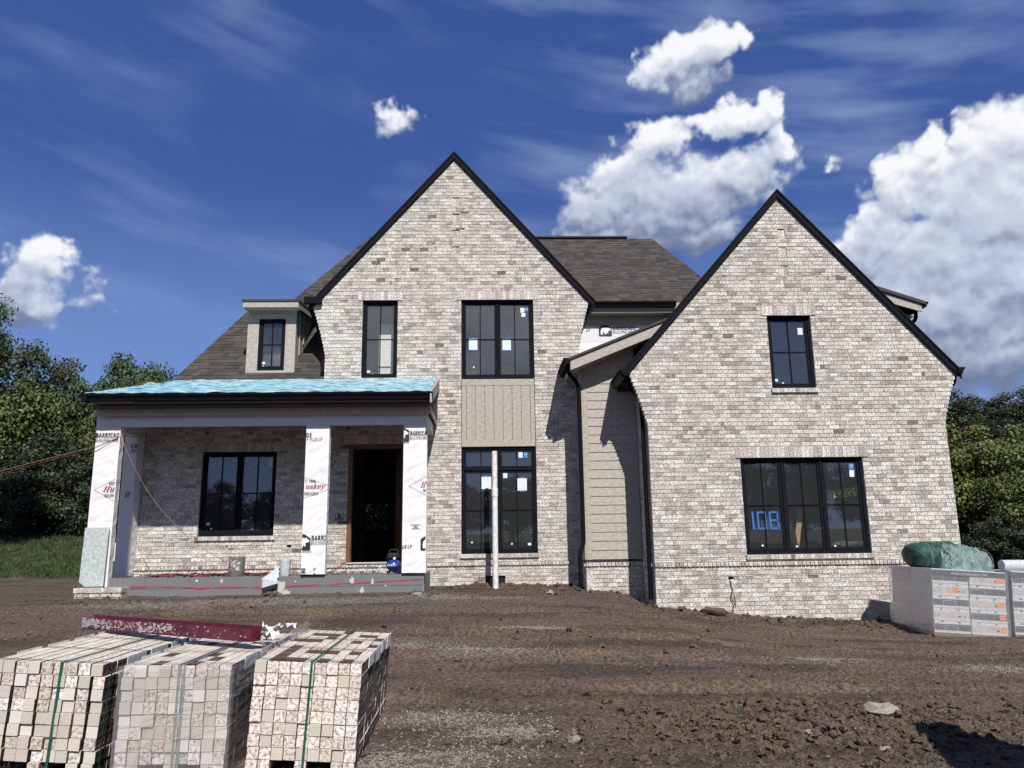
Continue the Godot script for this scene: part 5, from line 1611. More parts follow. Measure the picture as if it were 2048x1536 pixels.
	wr.tube([P(-3.20, 3.11, ZM), P(-3.18, 3.12, ZM - 0.05), P(-3.16, 3.09, ZM - 0.06), P(-3.17, 3.05, ZM - 0.04)], 0.012, 6)
	part(house, "wire_end", wr, M.cord_white)
	var w2 := MB.new()
	w2.tube([P(-3.13, 2.09, ZM), P(-3.12, 2.08, ZM - 0.05), P(-3.09, 2.04, ZM - 0.05), P(-3.10, 1.99, ZM - 0.03)], 0.012, 6)
	part(house, "wire_end", w2, M.rubber)
	var w3 := MB.new()
	w3.tube([P(4.45, 0.74, ZG - 0.0), P(4.46, 0.70, ZG - 0.02), P(4.49, 0.55, ZG - 0.03), P(4.44, 0.42, ZG - 0.03), P(4.50, 0.30, ZG - 0.04), P(4.46, 0.18, ZG - 0.03), P(4.50, 0.0, ZG - 0.04)], 0.007, 6)
	part(house, "wire_end", w3, M.rubber)
	var w4 := MB.new()
	w4.tube([P(4.45, 0.74, ZG - 0.0), P(4.48, 0.62, ZG - 0.03), P(4.52, 0.48, ZG - 0.03), P(4.55, 0.38, ZG - 0.05), P(4.53, 0.26, ZG - 0.04)], 0.006, 6)
	part(house, "wire_end", w4, M.cord_white)

func wrapped_beam(a: Vector3, b: Vector3, dep: float) -> void:
	var nz := FastNoiseLite.new()
	nz.seed = 77; nz.frequency = 1.0; nz.fractal_octaves = 3
	var g := MB.new()
	g.grid(150, 8, func(s: float, t: float) -> Vector3:
		var w := nz.get_noise_2d(s * 14.0 + t * 2.0, t * 1.5 - s * 8.0)
		return Vector3(lerpf(a.x, b.x, s), lerpf(a.y, b.y, t) + (w * 0.012 if t == 0 else 0.0), a.z + absf(w) * 0.02))
	g.box(Vector3(a.x, a.y + 0.01, a.z - dep), Vector3(b.x, b.y, a.z - 0.006))
	part(house, "beam", g, M.wrap_gray)

func rooms() -> void:
	# floors, ceilings and partitions behind the windows
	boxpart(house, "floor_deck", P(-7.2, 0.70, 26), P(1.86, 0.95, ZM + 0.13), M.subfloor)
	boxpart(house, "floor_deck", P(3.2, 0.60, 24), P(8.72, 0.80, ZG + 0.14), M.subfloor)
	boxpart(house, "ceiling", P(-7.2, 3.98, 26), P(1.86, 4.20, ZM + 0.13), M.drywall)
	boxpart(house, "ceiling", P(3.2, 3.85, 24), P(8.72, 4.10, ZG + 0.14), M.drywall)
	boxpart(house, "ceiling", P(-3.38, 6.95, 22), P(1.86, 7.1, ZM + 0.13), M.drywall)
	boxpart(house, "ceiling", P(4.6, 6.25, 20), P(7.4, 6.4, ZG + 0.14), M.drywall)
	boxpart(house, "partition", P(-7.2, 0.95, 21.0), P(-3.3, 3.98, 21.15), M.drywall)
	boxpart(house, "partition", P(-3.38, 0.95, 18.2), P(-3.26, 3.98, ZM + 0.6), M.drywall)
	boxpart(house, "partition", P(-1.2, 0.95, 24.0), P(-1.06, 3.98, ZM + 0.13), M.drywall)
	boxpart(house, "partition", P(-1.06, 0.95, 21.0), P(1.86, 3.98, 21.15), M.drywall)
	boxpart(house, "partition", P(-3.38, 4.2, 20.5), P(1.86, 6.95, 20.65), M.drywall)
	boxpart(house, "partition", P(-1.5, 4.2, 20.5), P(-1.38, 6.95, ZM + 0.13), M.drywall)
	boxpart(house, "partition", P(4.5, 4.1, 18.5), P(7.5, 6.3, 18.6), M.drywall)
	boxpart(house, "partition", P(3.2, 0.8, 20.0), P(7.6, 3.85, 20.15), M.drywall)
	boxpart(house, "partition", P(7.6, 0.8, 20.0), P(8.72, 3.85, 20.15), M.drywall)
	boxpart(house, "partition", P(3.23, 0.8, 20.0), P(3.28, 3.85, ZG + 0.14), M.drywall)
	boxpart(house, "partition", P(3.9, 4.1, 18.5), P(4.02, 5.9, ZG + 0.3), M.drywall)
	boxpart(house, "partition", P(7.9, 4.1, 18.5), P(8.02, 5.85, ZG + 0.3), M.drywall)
	# loose timbers and boards inside
	var s := MB.new()
	s.bar(P(6.05, 0.82, 15.5), P(6.40, 2.05, 15.75), 0.04, 0.10, Vector3(1, 0, 0))
	var o := part(self, "timber_stud", s, M.stud)
	tag(o, "bare wooden stud leaning inside the wide three-part window", "timber")
	var d := boxpart(self, "loose_door", P(-2.44, 4.2, 17.0), P(-1.99, 6.36, 17.04), M.white)
	d.set_meta("label", "pale door leaf leaning behind the single left gable window")
	d.set_meta("category", "door")

func small_print(parent: Node, xf: Transform3D, w: float) -> void:
	# a line of print too small to read
	var b := MB.new()
	var x := 0.0
	while x < w:
		var l := rng.randf_range(0.006, 0.022)
		b.box(Vector3(x, 0, 0), Vector3(minf(x + l, w), 0.012, 0.001), xf)
		x += l + 0.005
	part(parent, "small_print", b, M.ink)


# ---------------------------------------------------------------- stacks of brick
const BW := 0.0785
const BH := 0.0765
const BL := 0.198

func stack_brick(front: Color, top: Color, side: Color, m: Material, cored: bool) -> ArrayMesh:
	# one brick lying lengthways into the stack; cored ones show the holes of their bed face at the right
	var b := MB.new()
	var w := BW - 0.0055; var h := BH - 0.0040; var l := BL - 0.007
	var p := []
	for i in 8:
		p.append(Vector3(w if i & 1 else 0.0, h if i & 2 else 0.0, 0.0 if i & 4 else -l))
	b.col = front
	b.quad(p[4], p[5], p[7], p[6])
	b.quad(p[1], p[0], p[2], p[3])
	b.col = top
	b.quad(p[6], p[7], p[3], p[2])
	b.col = side
	b.quad(p[0], p[1], p[5], p[4])
	b.quad(p[0], p[4], p[6], p[2])
	if not cored:
		b.quad(p[5], p[1], p[3], p[7])
	else:
		var zs := [0.0]
		for k in 3:
			zs.append(-(0.03 + k * 0.055)); zs.append(-(0.03 + k * 0.055 + 0.03))
		zs.append(-l)
		var y0 := h * 0.30; var y1 := h * 0.70
		b.quad(Vector3(w, 0, 0), Vector3(w, 0, -l), Vector3(w, y0, -l), Vector3(w, y0, 0))
		b.quad(Vector3(w, y1, 0), Vector3(w, y1, -l), Vector3(w, h, -l), Vector3(w, h, 0))
		for k in range(0, zs.size(), 2):
			b.quad(Vector3(w, y0, zs[k]), Vector3(w, y0, zs[k + 1]), Vector3(w, y1, zs[k + 1]), Vector3(w, y1, zs[k]))
		for k in range(1, zs.size() - 1, 2):
			var a: float = zs[k]; var c: float = zs[k + 1]; var u := w - 0.05
			b.quad(Vector3(u, y0, a), Vector3(u, y0, c), Vector3(u, y1, c), Vector3(u, y1, a))
			b.quad(Vector3(u, y0, a), Vector3(w, y0, a), Vector3(w, y0, c), Vector3(u, y0, c))
			b.quad(Vector3(u, y1, c), Vector3(w, y1, c), Vector3(w, y1, a), Vector3(u, y1, a))
			b.quad(Vector3(u, y0, a), Vector3(u, y1, a), Vector3(w, y1, a), Vector3(w, y0, a))
			b.quad(Vector3(w, y0, c), Vector3(w, y1, c), Vector3(u, y1, c), Vector3(u, y0, c))
	return b.mesh(m)

func brick_stack(label: String, at: Vector3, turn: Vector3, style: int, gaps: Array, rows := 9, layers := 8) -> Node3D:
	# at: lower left front corner of the stack; a bottom layer with two fork slots, then full layers
	var t := thing("brick_stack", label, "brick stack", at, "strapped stacks of white brick")
	t.rotation = turn
	var fronts := [Color(0.70, 0.68, 0.64), Color(0.62, 0.595, 0.55), Color(0.84, 0.84, 0.835), Color(0.72, 0.70, 0.66), Color(0.64, 0.605, 0.55)]
	if style == 2: fronts = [Color(0.82, 0.80, 0.76), Color(0.76, 0.73, 0.68), Color(0.86, 0.85, 0.83), Color(0.70, 0.66, 0.60)]
	var brown := Color(0.115, 0.062, 0.045)
	var kinds := []
	for i in 14:
		var f: Color = tone(fronts[i % fronts.size()], rng.randf_range(0.9, 1.06))
		var dark: bool = (style == 2 and i % 7 < 2) or (style == 1 and i % 7 == 0)
		var top := brown if dark else tone(Color(0.80, 0.77, 0.70), rng.randf_range(0.85, 1.08))
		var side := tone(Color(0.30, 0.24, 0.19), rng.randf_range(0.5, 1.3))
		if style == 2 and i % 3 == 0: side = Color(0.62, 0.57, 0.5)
		var m: Material = M.pallet_patch if (style == 2 and i % 4 != 3) or (style != 2 and i % 3 == 1) else M.pallet_speck
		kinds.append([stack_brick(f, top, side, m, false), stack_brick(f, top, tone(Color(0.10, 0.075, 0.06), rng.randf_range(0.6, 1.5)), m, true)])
	var inner := MB.new()
	for j in range(-1, layers):
		var shift := rng.randf_range(-0.004, 0.004)
		for i in 9:
			if j == -1 and not i in [0, 1, 4, 7, 8]: continue
			var gx: float = gaps[i] * (1.0 if j < layers - 1 else 0.6)
			for k in rows:
				var x := i * BW + gx + shift
				var z := -k * BL
				if k > 0 and j < layers - 1 and i > 0 and i < 8:
					inner.col = Color(0.4, 0.35, 0.3)
					inner.box(Vector3(x, (j + 1) * BH, z - BL + 0.005), Vector3(x + BW - 0.004, (j + 2) * BH - 0.002, z))
					continue
				var kk: Array = kinds[rng.randi() % kinds.size()]
				# bricks of one colour tend to lie together
				if j == layers - 1 and rng.randf() < 0.55: kk = kinds[(k * 3 + i / 4) % kinds.size()]
				put(t, "brick", kk[1] if i == 8 or gaps[mini(i + 1, 8)] - gaps[i] > 0.006 else kk[0], Transform3D(Basis.from_euler(Vector3(0, rng.randf_range(-0.014, 0.014), rng.randf_range(-0.012, 0.012))), Vector3(x, (j + 1) * BH + 0.0006, z + (rng.randf_range(-0.012, 0.010) if k == 0 else 0.0))))
	part(t, "inner_bricks", inner, M.pallet_speck, "stuff")
	var W: float = 9 * BW + gaps[8]
	var H := (layers + 1) * BH
	var D := rows * BL
	var mat_s: Material = M.strap_gray if style == 1 else M.strap
	# band over the stack from front to back
	for sx in ([0.36, 0.395] if style == 1 else [0.45 if style == 0 else 0.36]):
		var s := MB.new()
		s.box(Vector3(sx, 0, 0.009), Vector3(sx + 0.016, H + 0.003, 0.0105))
		s.box(Vector3(sx, H + 0.003, -D - 0.004), Vector3(sx + 0.016, H + 0.0045, 0.0105))
		s.box(Vector3(sx, 0, -D - 0.006), Vector3(sx + 0.016, H + 0.003, -D - 0.0045))
		part(t, "strap", s, mat_s)
	# bands round the top from side to side
	for z in [-0.05, -0.62, -1.2]:
		var s := MB.new()
		s.box(Vector3(-0.006, H + 0.0048, z - 0.008), Vector3(W + 0.008, H + 0.0062, z + 0.008))
		s.box(Vector3(W + 0.007, 0.02, z - 0.008), Vector3(W + 0.0085, H + 0.0048, z + 0.008))
		s.box(Vector3(-0.0085, 0.02, z - 0.008), Vector3(-0.007, H + 0.0048, z + 0.008))
		part(t, "strap", s, mat_s)
	# strips of white card guarding the upper edges
	for sx in [[W - 0.03, W + 0.006], [-0.006, 0.03]]:
		var c := MB.new()
		for k in 4:
			var z0 := -0.28 - k * 0.38
			c.box(Vector3(W + 0.0005 if sx[0] > 0.1 else -0.004, H - 0.07 - 0.02 * (k % 2), z0 - 0.30), Vector3(W + 0.005 if sx[0] > 0.1 else -0.0005, H + 0.012, z0))
		part(t, "edge_guard", c, M.white)
	return t

func make_stacks() -> void:
	rng.seed = 808
	# right-hand, middle and left-hand stack
	brick_stack("rightmost strapped stack of mottled white bricks, brown patches on its top", P(-1.585, 0.055, 5.42), Vector3(0, deg_to_rad(1.0), deg_to_rad(-3.4)), 2, [0.0, 0.0, 0.0, 0.0, 0.0, 0.0, 0.0, 0.0, 0.0])
	var mid := brick_stack("middle stack of cream bricks wrapped in clear stretch film", P(-2.42, 0.035, 5.42), Vector3(0, 0, deg_to_rad(-0.8)), 1, [0.0, 0.0, 0.001, 0.0, 0.0, 0.0, 0.0, 0.0, 0.0])
	brick_stack("leftmost strapped stack of cream bricks with gaps, cut by the photo's edge", P(-3.305, 0.085, 5.42), Vector3(0, 0, deg_to_rad(-3.2)), 0, [0.0, 0.0, 0.012, 0.012, 0.024, 0.024, 0.025, 0.03, 0.048])
	# stretch film round the middle stack, slack between the bricks
	var W := 9 * BW + 0.006
	var H := 9 * BH
	var D := 9 * BL
	var nz := FastNoiseLite.new()
	nz.seed = 5; nz.frequency = 1.0; nz.fractal_octaves = 4
	var f := MB.new()
	var c := [Vector3(-0.02, 0, 0.022), Vector3(W + 0.014, 0, 0.022), Vector3(W + 0.03, 0, -D - 0.02), Vector3(-0.03, 0, -D - 0.02)]
	for k in 4:
		var p: Vector3 = c[k]
		var q: Vector3 = c[(k + 1) % 4]
		var o := (q - p).normalized().cross(Vector3.UP)
		f.grid(40, 46, func(s: float, t: float) -> Vector3:
			var g := p.lerp(q, s) + Vector3.UP * lerpf(-0.02, H - 0.005, t)
			var w := nz.get_noise_3d(g.x * 5.0, g.y * 38.0 + g.x * 7.0, g.z * 4.0)
			return g + o * w * 0.008)
	part(mid, "stretch_film", f, M.film)
	var r := MB.new()
	for k in 9:
		var y := 0.16 + k * 0.055
		var pts := []
		for i in 13:
			var s := i / 12.0
			pts.append(Vector3(lerpf(0.0, W, s), y + 0.17 * s + 0.01 * sin(s * 9.0 + k) - 0.10 * (k % 3), 0.030 + 0.002 * sin(s * 15.0)))
		if k % 3 == 0 or k == 4: r.tube(pts, 0.0022, 5)
	for k in 3:
		r.tube([Vector3(0.12 + k * 0.07, 0.02, 0.031), Vector3(0.16 + k * 0.07, 0.2, 0.031), Vector3(0.19 + k * 0.06, 0.34, 0.031)], 0.0014, 5)
	part(mid, "film_fold", r, M.film_thick)
	# film pulled up at the back right and torn ends
	var t := MB.new()
	t.grid(14, 20, func(s: float, u: float) -> Vector3:
		var g := Vector3(W + 0.02 + 0.10 * u + 0.02 * s, H - 0.20 + 0.20 * s + 0.14 * u * s, lerpf(0.0, -D * 0.9, u))
		return g + Vector3(nz.get_noise_3d(s * 9.0, u * 5.0, 2.0) * 0.02, 0, 0))
	part(mid, "film_flap", t, M.film_thick)
	for k in 5:
		var s := MB.new()
		s.grid(6, 6, func(a: float, b: float) -> Vector3: return Vector3((a - 0.5) * 0.14, 0.02 + 0.05 * nz.get_noise_2d(a * 4.0 + k * 9.0, b * 4.0) + 0.04 * absf(a - 0.5) * (1 + k % 2), (b - 0.5) * 0.10))
		var o := put(self, "paper_scrap", s.mesh(M.white), Transform3D(Basis.from_euler(Vector3(0.1, k * 1.1, 0.0)), P(-1.83 + [0.0, 0.09, -0.10, 0.04, 0.16][k], 0.745 + 0.012 * k, 6.50 - [0.0, 0.10, 0.13, -0.17, -0.25][k])))
		tag(o, ["crumpled white scrap at the end of the dark red steel", "white scrap nearest the right stack's corner", "white scrap under the end of the dark red steel", "small white scrap on the film edge", "torn white scrap standing between two brick stacks"][k], "paper", "white scraps on the brick stacks")
	# dark red steel lintel lying across two stacks
	var st := MB.new()
	var a := P(-3.49, 0.80, 7.10)
	var b := P(-1.77, 0.775, 6.17)
	st.bar(a, b, 0.10, 0.008)
	var n := (b - a).normalized().cross(Vector3.UP).normalized()
	st.bar(a - n * -0.05 + Vector3.UP * 0.045, b - n * -0.05 + Vector3.UP * 0.045, 0.008, 0.09)
	st.bar(a - n * 0.048 + Vector3.UP * 0.052, b - n * 0.048 + Vector3.UP * 0.052, 0.008, 0.104)
	var li := part(self, "steel_lintel", st, M.steel_red)
	tag(li, "dark red steel lintel with pale smears lying across two brick stacks", "steel beam")
	var fr := (b - a).normalized()
	var face := n
	if face.z < 0: face = -face
	rng.seed = 5
	var ch := MB.new()
	for k in 900:
		var u := pow(rng.randf(), 1.6) * 0.58 if k % 6 else rng.randf()
		var p := (a + (b - a) * u) + face * 0.0545 + Vector3.UP * rng.randf_range(0.01, 0.085)
		var poly := PackedVector2Array()
		var sz := (0.0012 + 0.0085 * pow(rng.randf(), 3.5)) * (1.4 if u < 0.2 or (u > 0.36 and u < 0.56) else 0.8)
		for q in 9: poly.append(Vector2(cos(TAU * q / 9) * 1.7, sin(TAU * q / 9)) * sz * rng.randf_range(0.5, 1.1))
		ch.prism(poly, Transform3D(Basis(fr, Vector3.UP, fr.cross(Vector3.UP)), p + face * 0.000008 * k), 0.0015)
	part(li, "smears", ch, M.chalk, "stuff")


# ---------------------------------------------------------------- pallets of tile at the right
func tile_pallet(label: String, at: Vector3, yaw: float, tilt: float, named: bool) -> Node3D:
	var t := thing("tile_pallet", label, "pallet", at, "film-wrapped pallets of tile")
	t.rotation = Vector3(0, yaw, tilt)
	var W := 1.14; var D := 1.50
	# wooden pallet
	for k in 3: boxpart(t, "runner", Vector3(0.02 + k * 0.51, 0, -D), Vector3(0.10 + k * 0.51, 0.07, 0), M.pallet_wood)
	for k in 6: boxpart(t, "deck_board", Vector3(0.0, 0.07, -D + k * 0.277), Vector3(W, 0.09, -D + k * 0.277 + 0.11), M.pallet_wood)
	boxpart(t, "deck_board", Vector3(0.0, 0.02, 0.0), Vector3(W, 0.088, 0.018), M.pallet_wood)
	var h := 0.19
	for j in 5:
		for i in 2:
			for k in 2:
				var x0 := i * 0.572 + rng.randf_range(0.0, 0.012)
				var y0 := 0.092 + j * h
				var zf := -k * 0.75 + rng.randf_range(-0.012, 0.0)
				var b := boxpart(t, "carton", Vector3(x0, y0, zf - 0.73), Vector3(x0 + 0.555, y0 + h - 0.004, zf), M.carton if k == 0 else M.carton_side, 0.004)
				if k > 0: continue
				var z := zf + 0.0012
				# printed band, framed mark, small signs, orange label
				boxpart(b, "print_band", Vector3(x0 + 0.005, y0 + 0.04, zf), Vector3(x0 + 0.55, y0 + 0.138, z), M.carton_side if (i + j) % 2 else M.carton_print)
				boxpart(b, "grip_hole", Vector3(x0 + 0.10, y0 + h - 0.028, zf), Vector3(x0 + 0.14, y0 + h - 0.012, z + 0.0004), M.rubber)
				boxpart(b, "grip_hole", Vector3(x0 + 0.36, y0 + h - 0.030, zf), Vector3(x0 + 0.40, y0 + h - 0.014, z + 0.0004), M.rubber)
				var fx := x0 + (0.16 if i == 0 else 0.03)
				for q in [[0, 0, 0.2, 0.004], [0, 0.076, 0.2, 0.08], [0, 0.004, 0.004, 0.076], [0.196, 0.004, 0.2, 0.076]]:
					boxpart(b, "print_frame", Vector3(fx + q[0], y0 + 0.037 + q[1], z), Vector3(fx + q[2], y0 + 0.037 + q[3], z + 0.0008), M.carton)
				var dome := PackedVector2Array()
				for q in 9: dome.append(Vector2(cos(PI * q / 8), sin(PI * q / 8)) * 0.024)
				var sg := MB.new()
				sg.prism(dome, Transform3D(Basis.IDENTITY, Vector3(x0 + 0.40, y0 + 0.06, z + 0.001)), 0.0008)
				part(b, "print_sign", sg, M.rubber)
				boxpart(b, "print_sign", Vector3(x0 + 0.47, y0 + 0.05, z), Vector3(x0 + 0.482, y0 + 0.085, z + 0.0008), M.rubber)
				if i == 1 or j == 3:
					if i == 0 and j != 3: continue
					if i == 1 and j == 3: continue
					for q in [[0.052, 0.09], [0.098, 0.128]]:
						boxpart(b, "orange_label", Vector3(x0 + (0.44 if i == 1 else 0.30), y0 + q[0], z), Vector3(x0 + (0.53 if i == 1 else 0.39), y0 + q[1], z + 0.0016), M.label_orange)
	var top := 0.092 + 5 * h
	# upper edge band with the maker's address
	boxpart(t, "top_card", Vector3(0.0, top, -1.47), Vector3(1.13, top + 0.03, -0.002), M.carton)
	var bn := boxpart(t, "banner", Vector3(-0.002, top - 0.062, 0.003), Vector3(1.135, top + 0.016, 0.007), M.banner)
	if named:
		words(bn, "lettering", "www.casadisassi.com", "Droid Sans", Transform3D(Basis.IDENTITY, Vector3(0.30, top - 0.048, 0.0075)), 0.56, 0.046, M.carton)
	# film all round
	var nz := FastNoiseLite.new()
	nz.seed = 15; nz.frequency = 1.0; nz.fractal_octaves = 3
	var f := MB.new()
	var c := [Vector3(-0.02, 0, 0.022), Vector3(W + 0.02, 0, 0.022), Vector3(W + 0.02, 0, -D - 0.02), Vector3(-0.02, 0, -D - 0.02)]
	for k in [0, 1, 3]:
		var p: Vector3 = c[k]
		var q: Vector3 = c[(k + 1) % 4]
		var o := (q - p).normalized().cross(Vector3.UP)
		f.grid(26, 40, func(s: float, u: float) -> Vector3:
			var g := p.lerp(q, s) + Vector3.UP * lerpf(0.05, top + 0.03, u)
			return g + o * nz.get_noise_3d(g.x * 4.0, g.y * 30.0 + g.x * 5.0, g.z * 4.0) * 0.010)
	part(t, "stretch_film", f, M.film)
	# a second, cloudier layer on the flanks
	for k in [1, 3]:
		var f2 := MB.new()
		var p: Vector3 = c[k]
		var q: Vector3 = c[(k + 1) % 4]
		var o := (q - p).normalized().cross(Vector3.UP)
		f2.grid(10, 20, func(s: float, u: float) -> Vector3: return p.lerp(q, s) + Vector3.UP * lerpf(0.04, top + 0.032, u) + o * (0.012 + nz.get_noise_2d(s * 8.0, u * 14.0) * 0.006))
		part(t, "stretch_film", f2, M.film_thick)
	for k in 3:
		var r := MB.new()
		r.tube([Vector3(-0.01, 0.62 - 0.2 * k, 0.034), Vector3(0.5, 0.50 - 0.22 * k, 0.033), Vector3(1.13, 0.34 - 0.1 * k, 0.034)], 0.002, 5)
		part(t, "film_fold", r, M.film_thick)
	return t

func loaf(len: float, wid: float, hgt: float, sd: int, rough: float, prof: Callable) -> MB:
	# a rounded bundle lying along x, its underside at y = 0
	var nz := FastNoiseLite.new()
	nz.seed = sd; nz.frequency = 1.0; nz.fractal_octaves = 3
	var b := MB.new()
	b.grid(48, 30, func(s: float, u: float) -> Vector3:
		var k: float = prof.call(s)
		var a := lerpf(-0.15, PI + 0.15, u)
		var e := pow(maxf(0.0, 1.0 - pow(absf(s * 2.0 - 1.0), 6.0)), 0.32)
		var cx := cos(a); var sy := maxf(sin(a), 0.0)
		var sq := 1.0 / pow(pow(absf(cx), 2.6) + pow(absf(sy), 2.6) + 0.0001, 1.0 / 2.6)
		var w := 1.0 + nz.get_noise_3d(s * 7.0, cx * 2.0, sy * 3.0) * rough
		return Vector3((s - 0.5) * len, maxf(0.0, sy * sq * hgt * k * e * w), cx * sq * wid * 0.5 * (0.75 + 0.25 * e) * w))
	return b

func make_tiles() -> void:
	rng.seed = 99
	var base := ground_height(7.0, 12.45) + 0.0
	tile_pallet("front pallet of boxed tile in clear film under a green net bundle", P(7.0, base - 0.03, 12.42), deg_to_rad(-4.5), deg_to_rad(-4.0), true)
	tile_pallet("second pallet of boxed tile in clear film, cut by the right photo edge", P(8.30, ground_height(8.6, 12.1) - 0.06, 12.42), deg_to_rad(-3.5), deg_to_rad(-3.5), false)
	# bundle of green netting on the front pallet
	var o := thing("net_bundle", "green netting bundled in clear film on top of the front tile pallet", "netting", P(7.62, base + 1.0, 13.12))
	o.rotation = Vector3(0, deg_to_rad(-4.5), deg_to_rad(-4.0))
	var roll := MB.new()
	# a coil at the left, its spiral edge turned to the front
	var nr := FastNoiseLite.new()
	nr.seed = 12; nr.frequency = 1.0; nr.fractal_octaves = 3
	roll.grid(44, 60, func(s: float, u: float) -> Vector3:
		var a := u * TAU
		var r := 0.205 * (1.0 + 0.05 * sin(a * 3.0 + s * 4.0) + 0.10 * nr.get_noise_3d(s * 14.0, cos(a) * 1.5, sin(a) * 1.5))
		var e := pow(maxf(0.0, 1.0 - pow(absf(s * 2.0 - 1.0), 6.0)), 0.4)
		return Vector3(-0.12 + (s - 0.5) * 0.86, 0.205 + sin(a) * r * e * (1.0 + 0.25 * s), -cos(a) * r * 1.7 * e))
	part(o, "net_roll", roll, M.net)
	var l := loaf(0.86, 0.72, 0.40, 3, 0.20, func(s: float) -> float: return 1.05 - 0.14 * s)
	var fold := put(o, "net_fold", l.mesh(M.net_pale), Transform3D(Basis.from_euler(Vector3(0, 0.05, 0)), Vector3(0.26, 0.0, 0.06)))
	var seam := MB.new()
	var pts := []
	for i in 21:
		var a := lerpf(0.1, PI - 0.15, i / 20.0)
		pts.append(Vector3(-0.10 + 0.10 * cos(a) - 0.03 * sin(i * 2.1), sin(a) * 0.42 + 0.005, 0.36 * cos(a * 0.5) + 0.08))
	seam.tube(pts, 0.010, 6)
	part(o, "selvedge", seam, M.net_pale)
	# strands of film drawn tight over the bundle
	for k in 7:
		var fr := MB.new()
		var q := []
		for i in 17:
			var a := lerpf(0.05, PI - 0.05, i / 16.0)
			q.append(Vector3(-0.35 + k * 0.16 + 0.04 * cos(a), 0.005 + 0.455 * pow(sin(a), 0.6) * (1.0 - 0.03 * k), 0.42 * cos(a) + 0.03))
		fr.tube(q, 0.003, 5)
		part(o, "film_fold", fr, M.film_thick)
	# silver roll on the second pallet
	var sr := MB.new()
	sr.tube([Vector3(0, 0, 0), Vector3(0.5, 0.01, 0.02), Vector3(1.15, 0.0, 0)], 0.085, 16)
	var so := put(self, "film_roll", sr.mesh(M.foil), Transform3D(Basis.from_euler(Vector3(0, 0.1, -0.03)), P(8.36, ground_height(8.6, 12.1) + 1.095, 12.62)))
	tag(so, "silvery roll of film lying on the second tile pallet", "roll")
	# black sheeting heaped behind
	var tp := loaf(3.2, 1.4, 0.62, 21, 0.22, func(s: float) -> float: return 0.75 + 0.25 * s)
	var bt := put(self, "black_tarp", tp.mesh(M.tarp), Transform3D(Basis.from_euler(Vector3(0, -0.15, 0)), P(11.2, ground_height(11.2, 15.6) - 0.02, 15.6)))
	tag(bt, "heap of black plastic sheeting behind the tile pallets", "tarp")
	bt.scale = Vector3(1, 1.75, 1)


